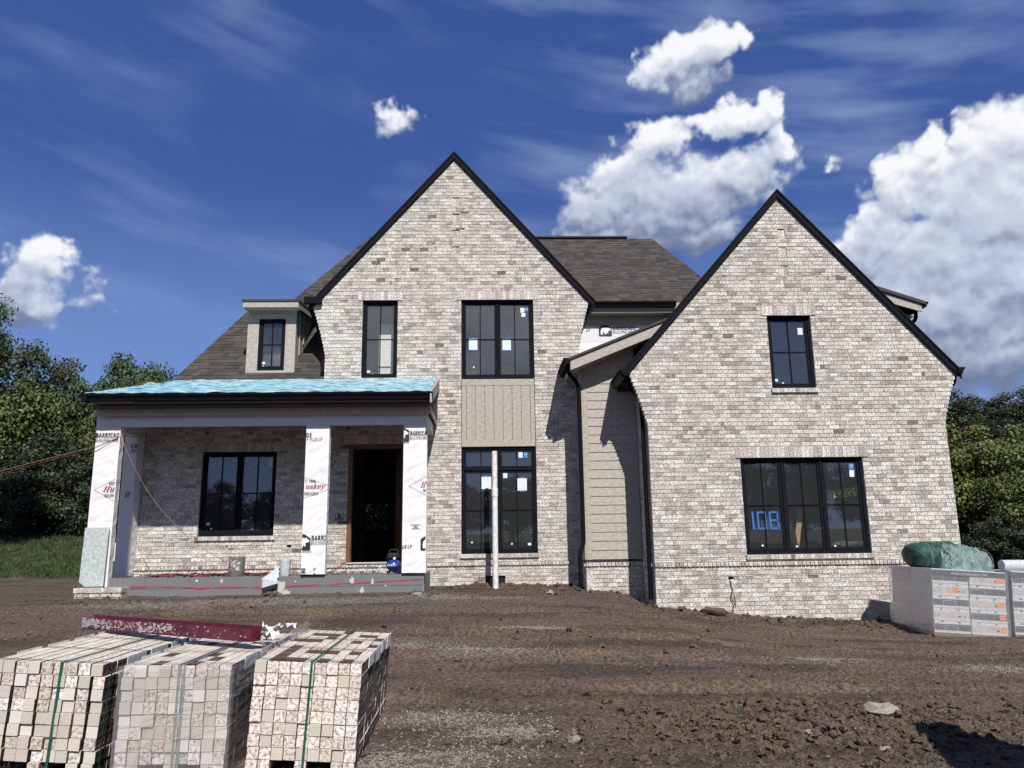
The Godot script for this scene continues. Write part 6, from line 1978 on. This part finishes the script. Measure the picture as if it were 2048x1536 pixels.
# ---------------------------------------------------------------- small things round the porch
func make_porch_things() -> void:
	rng.seed = 51
	# plastic vent pipe standing before the tall windows
	var p := thing("plastic_pipe", "tall white plastic pipe standing in the earth before the tall windows", "pipe", P(0.142, ground_height(0.14, 15.75) - 0.12, 15.75))
	var top := 3.29 - p.position.y
	var a := MB.new()
	a.lathe([Vector2(0.050, 0), Vector2(0.057, 0), Vector2(0.057, 1.95), Vector2(0.050, 1.95), Vector2(0.050, 0)], 20)
	part(p, "lower_pipe", a, M.pvc)
	a = MB.new()
	a.lathe([Vector2(0.058, 1.90), Vector2(0.064, 1.90), Vector2(0.065, 2.06), Vector2(0.058, 2.06)], 20)
	part(p, "coupling", a, M.pvc)
	a = MB.new()
	a.lathe([Vector2(0.056, 2.0), Vector2(0.056, top), Vector2(0.048, top), Vector2(0.048, 2.0)], 20)
	part(p, "upper_pipe", a, M.pvc)
	# grey insulation board leaning on the corner post
	var b := MB.new()
	b.prism(PackedVector2Array([Vector2(0.10, 0.0), Vector2(0.43, 0.0), Vector2(0.435, 1.05), Vector2(0.0, 1.05), Vector2(-0.005, 0.075), Vector2(0.03, 0.06)]), Transform3D.IDENTITY, 0.02)
	var o := put(self, "foam_board", b.mesh(M.board), Transform3D(Basis.from_euler(Vector3(-0.03, 0, 0.0)), P(-7.395, 0.775, 14.56)))
	tag(o, "pale grey board with a broken lower corner leaning on the corner post", "board")
	# bucket
	var k := thing("bucket", "grey mortar bucket with dried splashes on the porch edge", "bucket", P(-4.705, 0.888, 14.93))
	a = MB.new()
	a.lathe([Vector2(0.0, 0.0), Vector2(0.132, 0.0), Vector2(0.136, 0.06), Vector2(0.141, 0.062), Vector2(0.141, 0.070), Vector2(0.137, 0.072), Vector2(0.142, 0.10), Vector2(0.146, 0.102), Vector2(0.146, 0.11), Vector2(0.141, 0.112), Vector2(0.147, 0.37), Vector2(0.138, 0.37), Vector2(0.128, 0.02), Vector2(0.0, 0.02)], 28)
	part(k, "pail", a, M.bucket)
	for q in 26:
		var an := rng.randf_range(-0.75, 0.75)
		var y := rng.randf_range(0.13, 0.32)
		var s := MB.new()
		var poly := PackedVector2Array()
		var sz := rng.randf_range(0.006, 0.030)
		for i in 9: poly.append(Vector2(cos(TAU * i / 9), sin(TAU * i / 9)) * sz * rng.randf_range(0.5, 1.2))
		s.prism(poly, Transform3D(Basis.from_euler(Vector3(0, an, 0)), Vector3(sin(an) * 0.1485, y, cos(an) * 0.1485)), 0.004)
		part(k, "mortar_splash", s, M.splash)
	a = MB.new()
	var hp := []
	for i in 15: hp.append(Vector3(cos(PI * i / 14) * 0.16, 0.10 - sin(PI * i / 14) * 0.075, 0.155 + 0.03 * sin(PI * i / 14)))
	a.tube(hp, 0.004, 6)
	part(k, "bail", a, M.rubber)
	# roll of foil-faced sheeting standing up, its loose end folded over the edge
	var r := thing("sheeting_roll", "upright roll of silvery sheeting beside the middle wrapped post", "roll", P(-3.80, 0.888, 14.90))
	a = MB.new()
	a.lathe([Vector2(0.0, 0.0), Vector2(0.085, 0.0), Vector2(0.098, 0.15), Vector2(0.108, 0.31), Vector2(0.095, 0.315), Vector2(0.0, 0.31)], 26)
	part(r, "roll", a, M.foil)
	var s := MB.new()
	var pv := [[Vector3(-3.90, 1.08, -14.80), Vector3(-3.86, 0.90, -14.72)], [Vector3(-4.03, 0.965, -14.76), Vector3(-3.88, 0.86, -14.66)], [Vector3(-4.155, 0.87, -14.68), Vector3(-3.86, 0.80, -14.63)], [Vector3(-4.145, 0.70, -14.66), Vector3(-3.855, 0.78, -14.645)]]
	for i in pv.size() - 1:
		s.quad(pv[i + 1][0], pv[i + 1][1], pv[i][1], pv[i][0])
		for e in 2:
			pass
	for i in pv.size() - 1:
		s.quad(pv[i][0] - Vector3(0, 0, 0.003), pv[i][1] - Vector3(0, 0, 0.003), pv[i + 1][1] - Vector3(0, 0, 0.003), pv[i + 1][0] - Vector3(0, 0, 0.003))
	var lo := part(self, "sheeting_flap", s, M.foil)
	tag(lo, "loose folded sheet of silvery sheeting hanging over the porch edge", "sheet")
	var fl := MB.new()
	fl.quad(Vector3(-4.135, 0.615, -14.664), Vector3(-3.855, 0.725, -14.654), Vector3(-3.855, 0.779, -14.650), Vector3(-4.145, 0.699, -14.664))
	part(lo, "dark_backing", fl, M.rubber)
	# air compressor
	var c := thing("air_compressor", "small blue and black air compressor by the open front door", "compressor", P(-1.80, 0.888, 15.05))
	a = MB.new()
	var prof := []
	for i in 13: prof.append(Vector2(0.145 * pow(maxf(0.0, sin(PI * i / 12.0)), 0.55), 0.05 + 0.25 * i / 12.0))
	a.lathe(prof, 26)
	part(c, "tank", a, M.compressor_blue)
	words(c, "lettering", "KOBALT", "Droid Sans", Transform3D(Basis.from_euler(Vector3(0, -0.1, 0)), Vector3(-0.10, 0.16, 0.147)), 0.17, 0.035, M.white, 0.2, true)
	boxpart(c, "motor_cover", Vector3(-0.11, 0.285, -0.10), Vector3(0.10, 0.40, 0.10), M.rubber, 0.03)
	boxpart(c, "pump", Vector3(-0.13, 0.27, -0.07), Vector3(-0.06, 0.36, 0.09), M.black, 0.015)
	for q in [[-0.09, 0.09], [0.09, 0.09], [-0.09, -0.09], [0.09, -0.09]]:
		var ft := MB.new()
		ft.lathe([Vector2(0, 0), Vector2(0.022, 0), Vector2(0.018, 0.075), Vector2(0, 0.075)], 10, Transform3D(Basis.IDENTITY, Vector3(q[0], 0, q[1])))
		part(c, "foot", ft, M.rubber)
	a = MB.new()
	a.tube([Vector3(-0.08, 0.39, 0), Vector3(-0.08, 0.44, 0), Vector3(-0.05, 0.46, 0), Vector3(0.05, 0.46, 0), Vector3(0.08, 0.44, 0), Vector3(0.08, 0.39, 0)], 0.013, 8)
	part(c, "handle", a, M.rubber)
	var gg := MB.new()
	gg.lathe([Vector2(0, 0), Vector2(0.025, 0), Vector2(0.025, 0.02), Vector2(0, 0.02)], 14, Transform3D(Basis.from_euler(Vector3(PI / 2, 0, 0)), Vector3(0.03, 0.30, 0.10)))
	part(c, "gauge", gg, M.white)
	# hose looped before the doorway
	var hs := []
	for i in 26:
		var u := i / 25.0
		hs.append(P(-1.95 - 0.42 * sin(u * PI) + 0.03 * sin(u * 20.0), 0.905 + 0.20 * absf(sin(u * PI * 2.0)) * (1.0 - u), 15.1 + 0.5 * u))
	a = MB.new()
	a.tube(hs, 0.007, 6)
	o = part(self, "air_hose", a, M.cord_white)
	tag(o, "pale air hose looped on the porch beside the blue compressor", "hose")
	# cords
	var cords := [
		[[P(-9.8, 2.62, 14.5), P(-9.02, 2.86, 14.5), P(-8.32, 3.05, 14.5), P(-7.69, 3.215, 14.52), P(-7.25, 3.36, 14.6), P(-6.96, 3.52, 14.64)], 0.006, M.hose_tan, "upper tan cord running in from the left to the corner post", "cord"],
		[[P(-9.8, 2.56, 14.48), P(-9.02, 2.80, 14.48), P(-8.5, 2.95, 14.48), P(-8.0, 3.09, 14.5), P(-7.4, 3.28, 14.6), P(-6.97, 3.49, 14.643)], 0.006, M.hose_red, "lower dark red cord running in from the left to the corner post", "cord"],
		[[P(-6.94, 3.51, 14.64), P(-6.86, 3.43, 14.6), P(-6.65, 3.01, 14.6), P(-6.25, 2.36, 14.65), P(-5.75, 1.80, 14.7), P(-5.27, 1.41, 14.75), P(-4.85, 1.14, 14.85), P(-4.80, 0.93, 15.15), P(-4.4, 0.90, 15.2)], 0.0055, M.hose_tan, "slack tan cord hanging from the corner post down to the bucket", "cord"],
		[[P(-2.93, 1.10, 16.2), P(-3.05, 0.98, 15.9), P(-3.2, 0.90, 15.5), P(-3.6, 0.897, 15.3), P(-4.2, 0.897, 15.4), P(-4.6, 0.90, 15.3)], 0.009, M.hose_red, "dark red cord running from the doorway along the porch floor", "cord"],
		[[P(-2.90, 1.10, 16.25), P(-2.98, 1.0, 15.9), P(-3.1, 0.90, 15.6), P(-3.3, 0.897, 15.2), P(-3.9, 0.897, 15.15), P(-4.5, 0.90, 15.0)], 0.009, M.hose_tan, "brown cord beside the red one at the doorway", "cord"],
	]
	for q in cords:
		var cv := Curve3D.new()
		var pl: Array = q[0]
		for i in pl.size():
			var tg: Vector3 = ((pl[mini(i + 1, pl.size() - 1)] as Vector3) - (pl[maxi(i - 1, 0)] as Vector3)) / 6.0
			cv.add_point(pl[i], -tg, tg)
		var smooth := []
		var L := cv.get_baked_length()
		for i in 50: smooth.append(cv.sample_baked(L * i / 49.0, true))
		a = MB.new()
		a.tube(smooth, q[1], 6)
		o = part(self, "power_cord", a, q[2])
		tag(o, q[3], q[4], "cords about the porch")
	# tangle of red cord along the wall foot
	a = MB.new()
	for n in 4:
		var tp := []
		for i in 60:
			var u := i / 59.0
			tp.append(P(-6.3 + u * 2.3 + 0.09 * sin(u * 31.0 + n * 2.0), 0.897 + 0.035 * absf(sin(u * 23.0 + n)) + 0.01 * n, 15.05 + 0.16 * sin(u * 27.0 + n * 1.4)))
		a.tube(tp, 0.011, 6)
	o = part(self, "coiled_cord", a, M.hose_red)
	tag(o, "tangle of dark red cord on the porch floor below the window", "cord", "cords about the porch")
	# covered pile standing outside the picture at the right; its shade falls into the corner
	var pile := thing("covered_pile", "tall pile under black sheeting beside the photographer, outside the right edge", "tarp", P(3.75, ground_height(3.75, 3.6), 3.6))
	a = MB.new()
	var out := [Vector2(-0.92, 0.0), Vector2(0.75, 0.0), Vector2(0.60, 0.9), Vector2(0.46, 1.75), Vector2(0.40, 2.18), Vector2(0.30, 2.27), Vector2(0.0, 2.48), Vector2(-0.08, 2.46), Vector2(-0.24, 2.03), Vector2(-0.56, 1.33), Vector2(-0.80, 0.6)]
	var nzp := FastNoiseLite.new()
	nzp.seed = 2
	var rings := 9
	for z in rings - 1:
		for i in out.size():
			var q := []
			for e in [[z, i], [z, i + 1], [z + 1, i + 1], [z + 1, i]]:
				var w: Vector2 = out[(e[1] as int) % out.size()]
				var u: float = float(e[0]) / (rings - 1)
				var sc := 0.88 + 0.12 * sin(u * PI)
				q.append(Vector3(w.x * sc, w.y * (0.93 + 0.07 * sin(u * PI)), lerpf(0.38, -0.30, u)))
			a.quad(q[3], q[2], q[1], q[0])
	for u in [0.38, -0.30]:
		var pg := PackedVector2Array()
		for w in out: pg.append(Vector2(w.x * 0.88, w.y * 0.93))
		a.prism(pg, Transform3D(Basis.IDENTITY, Vector3(0, 0, u)), 0.002)
	part(pile, "cover", a, M.tarp)
	for k2 in 3:
		boxpart(pile, "batten", Vector3(-0.9 + k2 * 0.8, 0.0, 0.39), Vector3(-0.82 + k2 * 0.8, 0.05, -0.31), M.pallet_wood)
	# far stack of brick on the meadow, seen beneath the porch
	var gy := ground_height(-11.15, 24.0)
	var fs := thing("brick_stack", "distant brick stack on the grass glimpsed between the corner post and the wall", "brick stack", P(-11.45, gy, 24.0), "strapped stacks of white brick")
	for i in 6:
		for j in 7:
			boxpart(fs, "brick", Vector3(i * 0.105, j * 0.085, -0.5), Vector3(i * 0.105 + 0.1, j * 0.085 + 0.08, 0.02 * (i % 2)), M.pallet_speck if i > 1 else M.rubber)


# ---------------------------------------------------------------- plants
func crown_mesh(sd: int, rad: Vector3, clumps: int, per: int, leaf: float, hue: Color) -> ArrayMesh:
	# many small leaf faces gathered in clumps through the volume of the crown
	var r := RandomNumberGenerator.new()
	r.seed = sd
	var v := PackedVector3Array(); var n := PackedVector3Array(); var c := PackedColorArray()
	for k in clumps:
		var q := Vector3(r.randfn(), r.randfn(), r.randfn()).normalized() * pow(r.randf(), 0.42)
		var ctr := q * rad
		ctr.y *= 1.0 if q.y > 0 else 0.9
		var cr := rad.x * r.randf_range(0.16, 0.32)
		var kc := tone(hue, r.randf_range(0.72, 1.35))
		kc.r *= r.randf_range(0.85, 1.25)
		for i in per:
			var d := Vector3(r.randfn(), r.randfn(), r.randfn()).normalized()
			var p := ctr + d * cr * pow(r.randf(), 0.45) * Vector3(1.15, 0.75, 1.15)
			var nn := (d + Vector3(r.randfn(), r.randfn() + 0.7, r.randfn()) * 0.6).normalized()
			var t := nn.cross(Vector3(r.randfn(), r.randfn(), r.randfn())).normalized()
			var b := nn.cross(t)
			var s := leaf * r.randf_range(0.6, 1.3)
			t *= s; b *= s * 0.6
			var col := tone(kc, r.randf_range(0.8, 1.2))
			v.append_array([p - t, p + b, p + t, p - t, p + t, p - b])
			for j in 6:
				n.append(nn); c.append(col)
	var ar := []
	ar.resize(Mesh.ARRAY_MAX)
	ar[Mesh.ARRAY_VERTEX] = v; ar[Mesh.ARRAY_NORMAL] = n; ar[Mesh.ARRAY_COLOR] = c
	var o := ArrayMesh.new()
	o.add_surface_from_arrays(Mesh.PRIMITIVE_TRIANGLES, ar)
	o.surface_set_material(0, M.leaf)
	return o

func trunk_mesh(sd: int, h: float, spread: float) -> ArrayMesh:
	var r := RandomNumberGenerator.new()
	r.seed = sd
	var b := MB.new()
	var axis := []
	for i in 7:
		axis.append(Vector3(r.randf_range(-0.04, 0.04) * i, h * i / 6.0, r.randf_range(-0.04, 0.04) * i))
	b.tube(axis, 0.035 * h, 9, 0.25)
	for k in 9:
		var i := 2 + k % 4
		var p: Vector3 = axis[i]
		var a := k * 2.4
		var q := p + Vector3(cos(a) * spread * 0.5, h * 0.12, sin(a) * spread * 0.5)
		var e := p + Vector3(cos(a) * spread * 0.85, h * 0.30, sin(a) * spread * 0.85)
		b.tube([p, q, e], 0.012 * h, 6, 0.3)
	return b.mesh(M.bark)

var crowns := []
var trunks := []

func tree(called: String, kind: int, x: float, d: float, high: float, wide: float, label: String, group: String, low := 0.12, sink := 0.0) -> void:
	var y := ground_height(x, d) - sink
	var t := thing(called, label, "tree", P(x, y, d), group)
	var ch := high * (1.0 - low)
	put(t, "crown", crowns[kind], Transform3D(Basis.from_euler(Vector3(0, x * 1.7 + d, 0)).scaled(Vector3(wide / 2.0, ch / 2.0, wide / 2.0)), Vector3(0, high - ch / 2.0, 0)))
	put(t, "trunk", trunks[kind % trunks.size()], Transform3D(Basis.from_euler(Vector3(0, x, 0)).scaled(Vector3(wide / 4.0, high * 0.62 / 5.0, wide / 4.0)), Vector3.ZERO))

func make_plants() -> void:
	# crowns are unit balls of leaves; each is stretched to its tree
	crowns = [
		crown_mesh(1, Vector3.ONE * 0.86, 120, 200, 0.027, Color(0.042, 0.072, 0.019)),
		crown_mesh(2, Vector3.ONE * 0.86, 120, 230, 0.026, Color(0.064, 0.100, 0.022)),
		crown_mesh(3, Vector3.ONE * 0.86, 120, 180, 0.028, Color(0.026, 0.044, 0.017)),
		crown_mesh(4, Vector3(0.8, 0.9, 0.8), 110, 180, 0.026, Color(0.052, 0.082, 0.020)),
		crown_mesh(5, Vector3.ONE * 0.86, 130, 230, 0.026, Color(0.094, 0.122, 0.024)),
	]
	trunks = [trunk_mesh(1, 5.0, 2.0), trunk_mesh(2, 5.0, 1.6)]
	var g := "trees along the left edge of the meadow"
	var left := [
		[3, -17.6, 25.0, 9.6, 4.4, "tree with an open branch reaching in at the photo's left edge", 0.45],
		[0, -27.5, 37.0, 9.5, 7.0, "dense green tree at the far left of the tree line", 0.05],
		[2, -23.4, 39.5, 10.0, 6.6, "dark tree standing behind the far left green tree", 0.05],
		[1, -21.8, 35.0, 7.6, 6.4, "brighter green rounded tree low at the left of the tree line", 0.02],
		[0, -18.9, 39.0, 9.4, 6.2, "tall dark pointed tree left of the porch roof", 0.05],
		[3, -16.2, 36.0, 8.0, 5.6, "mid green tree rising above the left end of the porch gutter", 0.04],
		[0, -13.4, 38.0, 8.6, 6.0, "tree whose top shows over the hip of the blue roof", 0.05],
		[2, -15.0, 34.0, 5.2, 5.0, "dark low tree seen beside the corner post", 0.02],
		[2, -11.6, 35.0, 6.6, 5.4, "shaded tree glimpsed between the corner post and the wall", 0.02],
		[2, -26.0, 33.5, 5.0, 5.0, "dark bushy tree at the edge of the grass, far left", 0.0],
		[2, -18.8, 33.5, 4.6, 5.4, "dark bushy tree at the edge of the grass, nearer the post", 0.0],
		[0, -4.9, 31.5, 5.0, 6.0, "tree behind the house glimpsed through the open front door", -0.6],
		[2, -31.0, 37.0, 9.0, 7.0, "tree just outside the left photo edge", 0.05],
	]
	rng.seed = 33
	var bush := ["left end", "second from the left", "third from the left", "below the bright tree", "middle", "nearest the corner post", "behind the post", "right end"]
	for i in 8:
		tree("meadow_bush", 2 if i % 3 else 0, -29.5 + i * 2.6, 32.2 + rng.randf_range(0, 1.2), rng.randf_range(2.4, 3.6), rng.randf_range(3.6, 4.6), "dark bush at the edge of the grass, " + bush[i], "bushes under the tree line", -0.25)
	for k in left: tree("meadow_tree", k[0], k[1], k[2], k[3], k[4], k[5], g, k[6])
	g = "trees beyond the right-hand gable"
	var right := [
		[4, 17.6, 28.5, 5.6, 5.2, "yellow-green tree close behind the right-hand gable", 0.02],
		[4, 21.2, 29.0, 5.7, 5.0, "yellow-green tree at the right photo edge", 0.02],
		[1, 18.8, 26.5, 3.7, 4.4, "lower mid-green tree in front of the yellow-green ones", 0.0],
		[1, 22.0, 26.0, 3.6, 4.6, "low green tree at the right edge behind the black sheeting", 0.0],
		[3, 15.4, 31.0, 5.2, 4.6, "tree mostly hidden by the right-hand gable", 0.02],
		[3, 24.6, 30.0, 6.0, 5.0, "tree just outside the right photo edge", 0.02],
		[2, 17.2, 25.2, 2.0, 3.0, "dark bush at the foot of the right-hand trees", 0.0],
		[2, 20.4, 24.8, 1.8, 3.2, "dark bush beside the black sheeting heap", 0.0],
	]
	for k in right: tree("edge_tree", k[0], k[1], k[2], k[3], k[4], k[5], g, k[6])
	g = "dark trees on the far slope"
	var far := [
		[2, 45.5, 75.0, 12.2, 10.0, "dark pointed tree on the far slope nearest the gable"], [2, 50.0, 77.0, 10.8, 10.0, "dark tree in the dip of the far tree line"],
		[2, 54.5, 74.0, 12.8, 9.5, "tallest dark tree on the far slope at the right edge"], [2, 59.5, 76.0, 12.5, 10.0, "far slope tree beyond the right edge"],
		[2, 41.0, 76.0, 12.0, 10.0, "far slope tree behind the right-hand gable"], [2, 48.0, 70.0, 8.5, 9.0, "lower dark tree on the far slope, left one"], [2, 52.5, 69.0, 8.5, 9.0, "lower dark tree on the far slope, right one"],
	]
	for k in far: tree("slope_tree", k[0], k[1], k[2], k[3] * 0.64, k[4], k[5], g, 0.02)
	# the wooded edge behind the photographer, mirrored in the panes
	g = "trees behind the photographer"
	rng.seed = 61
	for k in 16:
		var x := -46.0 + k * 6.0 + rng.randf_range(-1, 1)
		tree("roadside_tree", [0, 2, 3, 2][k % 4], x, -46.0 - rng.randf_range(0, 8), 6.5 + 2.5 * smoothstep(-10.0, 30.0, x) + rng.randf_range(0, 1.5), 8.0, "tree in the wooded edge behind the photographer", g, 0.0)
	# meadow grass at the left, and behind the right-hand trees
	var tuft := MB.new()
	rng.seed = 71
	for i in 9:
		var a := rng.randf() * TAU
		var p := Vector3(cos(a), 0, sin(a)) * rng.randf_range(0.0, 0.10)
		var lean := Vector3(rng.randfn(), 0, rng.randfn()) * 0.07
		var h := rng.randf_range(0.05, 0.13)
		var s := Vector3(cos(a + 1.3), 0, sin(a + 1.3)) * 0.009
		tuft.col = tone(Color(0.048, 0.076, 0.018), rng.randf_range(0.7, 1.35))
		tuft.tri(p - s, p + s, p + lean + Vector3.UP * h)
	var xf := []
	for i in 30000:
		var x := rng.randf_range(-34, -6.0)
		var d := 18.3 + pow(rng.randf(), 1.4) * 19.0
		if dirt_share(x, d) > rng.randf(): continue
		var s := rng.randf_range(0.7, 1.5)
		xf.append(Transform3D(Basis.from_euler(Vector3(0, rng.randf() * TAU, 0)).scaled(Vector3(s, s * rng.randf_range(0.7, 1.2), s)), Vector3(x, ground_height(x, d) - 0.01, -d)))
	for i in 5000:
		var x := rng.randf_range(12, 26)
		var d := rng.randf_range(22.2, 31)
		xf.append(Transform3D(Basis.from_euler(Vector3(0, rng.randf() * TAU, 0)).scaled(Vector3.ONE * rng.randf_range(0.8, 1.6)), Vector3(x, ground_height(x, d) - 0.01, -d)))
	scatter("meadow_grass", tuft.mesh(M.grass), xf, "short green grass of the meadow in front of the tree line", "grass")
	# weeds on the spoil heap
	var weeds := [[1.70, 6.62, 26, "small green weed clump left on the spoil heap"], [1.98, 6.42, 22, "sparse green weed clump nearer the middle of the spoil heap"]]
	for k in weeds:
		var b := MB.new()
		for i in k[2] * 3:
			var a := rng.randf() * TAU
			var p := Vector3(cos(a), 0, sin(a)) * rng.randf_range(0.0, 0.16)
			var h := rng.randf_range(0.03, 0.10)
			var s := Vector3(cos(a + 1.3), 0.2, sin(a + 1.3)) * 0.006
			b.col = tone(Color(0.07, 0.10, 0.03), rng.randf_range(0.6, 1.4))
			b.tri(p - s, p + s, p + Vector3(rng.randfn() * 0.04, h, rng.randfn() * 0.04))
		var w := put(self, "weed_clump", b.mesh(M.grass), Transform3D(Basis.IDENTITY, Vector3(k[0], ground_height(k[0], k[1]) - 0.005, -k[1])))
		tag(w, k[3], "weed", "weeds on the spoil heap")


func _ready() -> void:
	var t0 := Time.get_ticks_msec()
	make_view()
	print("sky ", Time.get_ticks_msec() - t0)
	make_materials()
	print("materials ", Time.get_ticks_msec() - t0)
	make_ground()
	print("ground ", Time.get_ticks_msec() - t0)
	make_house()
	print("house ", Time.get_ticks_msec() - t0, " bricks ", brick_nodes, " shingles ", shingle_nodes)
	make_stacks()
	make_tiles()
	make_porch_things()
	print("things ", Time.get_ticks_msec() - t0)
	make_plants()
	make_litter()
	print("all ", Time.get_ticks_msec() - t0)
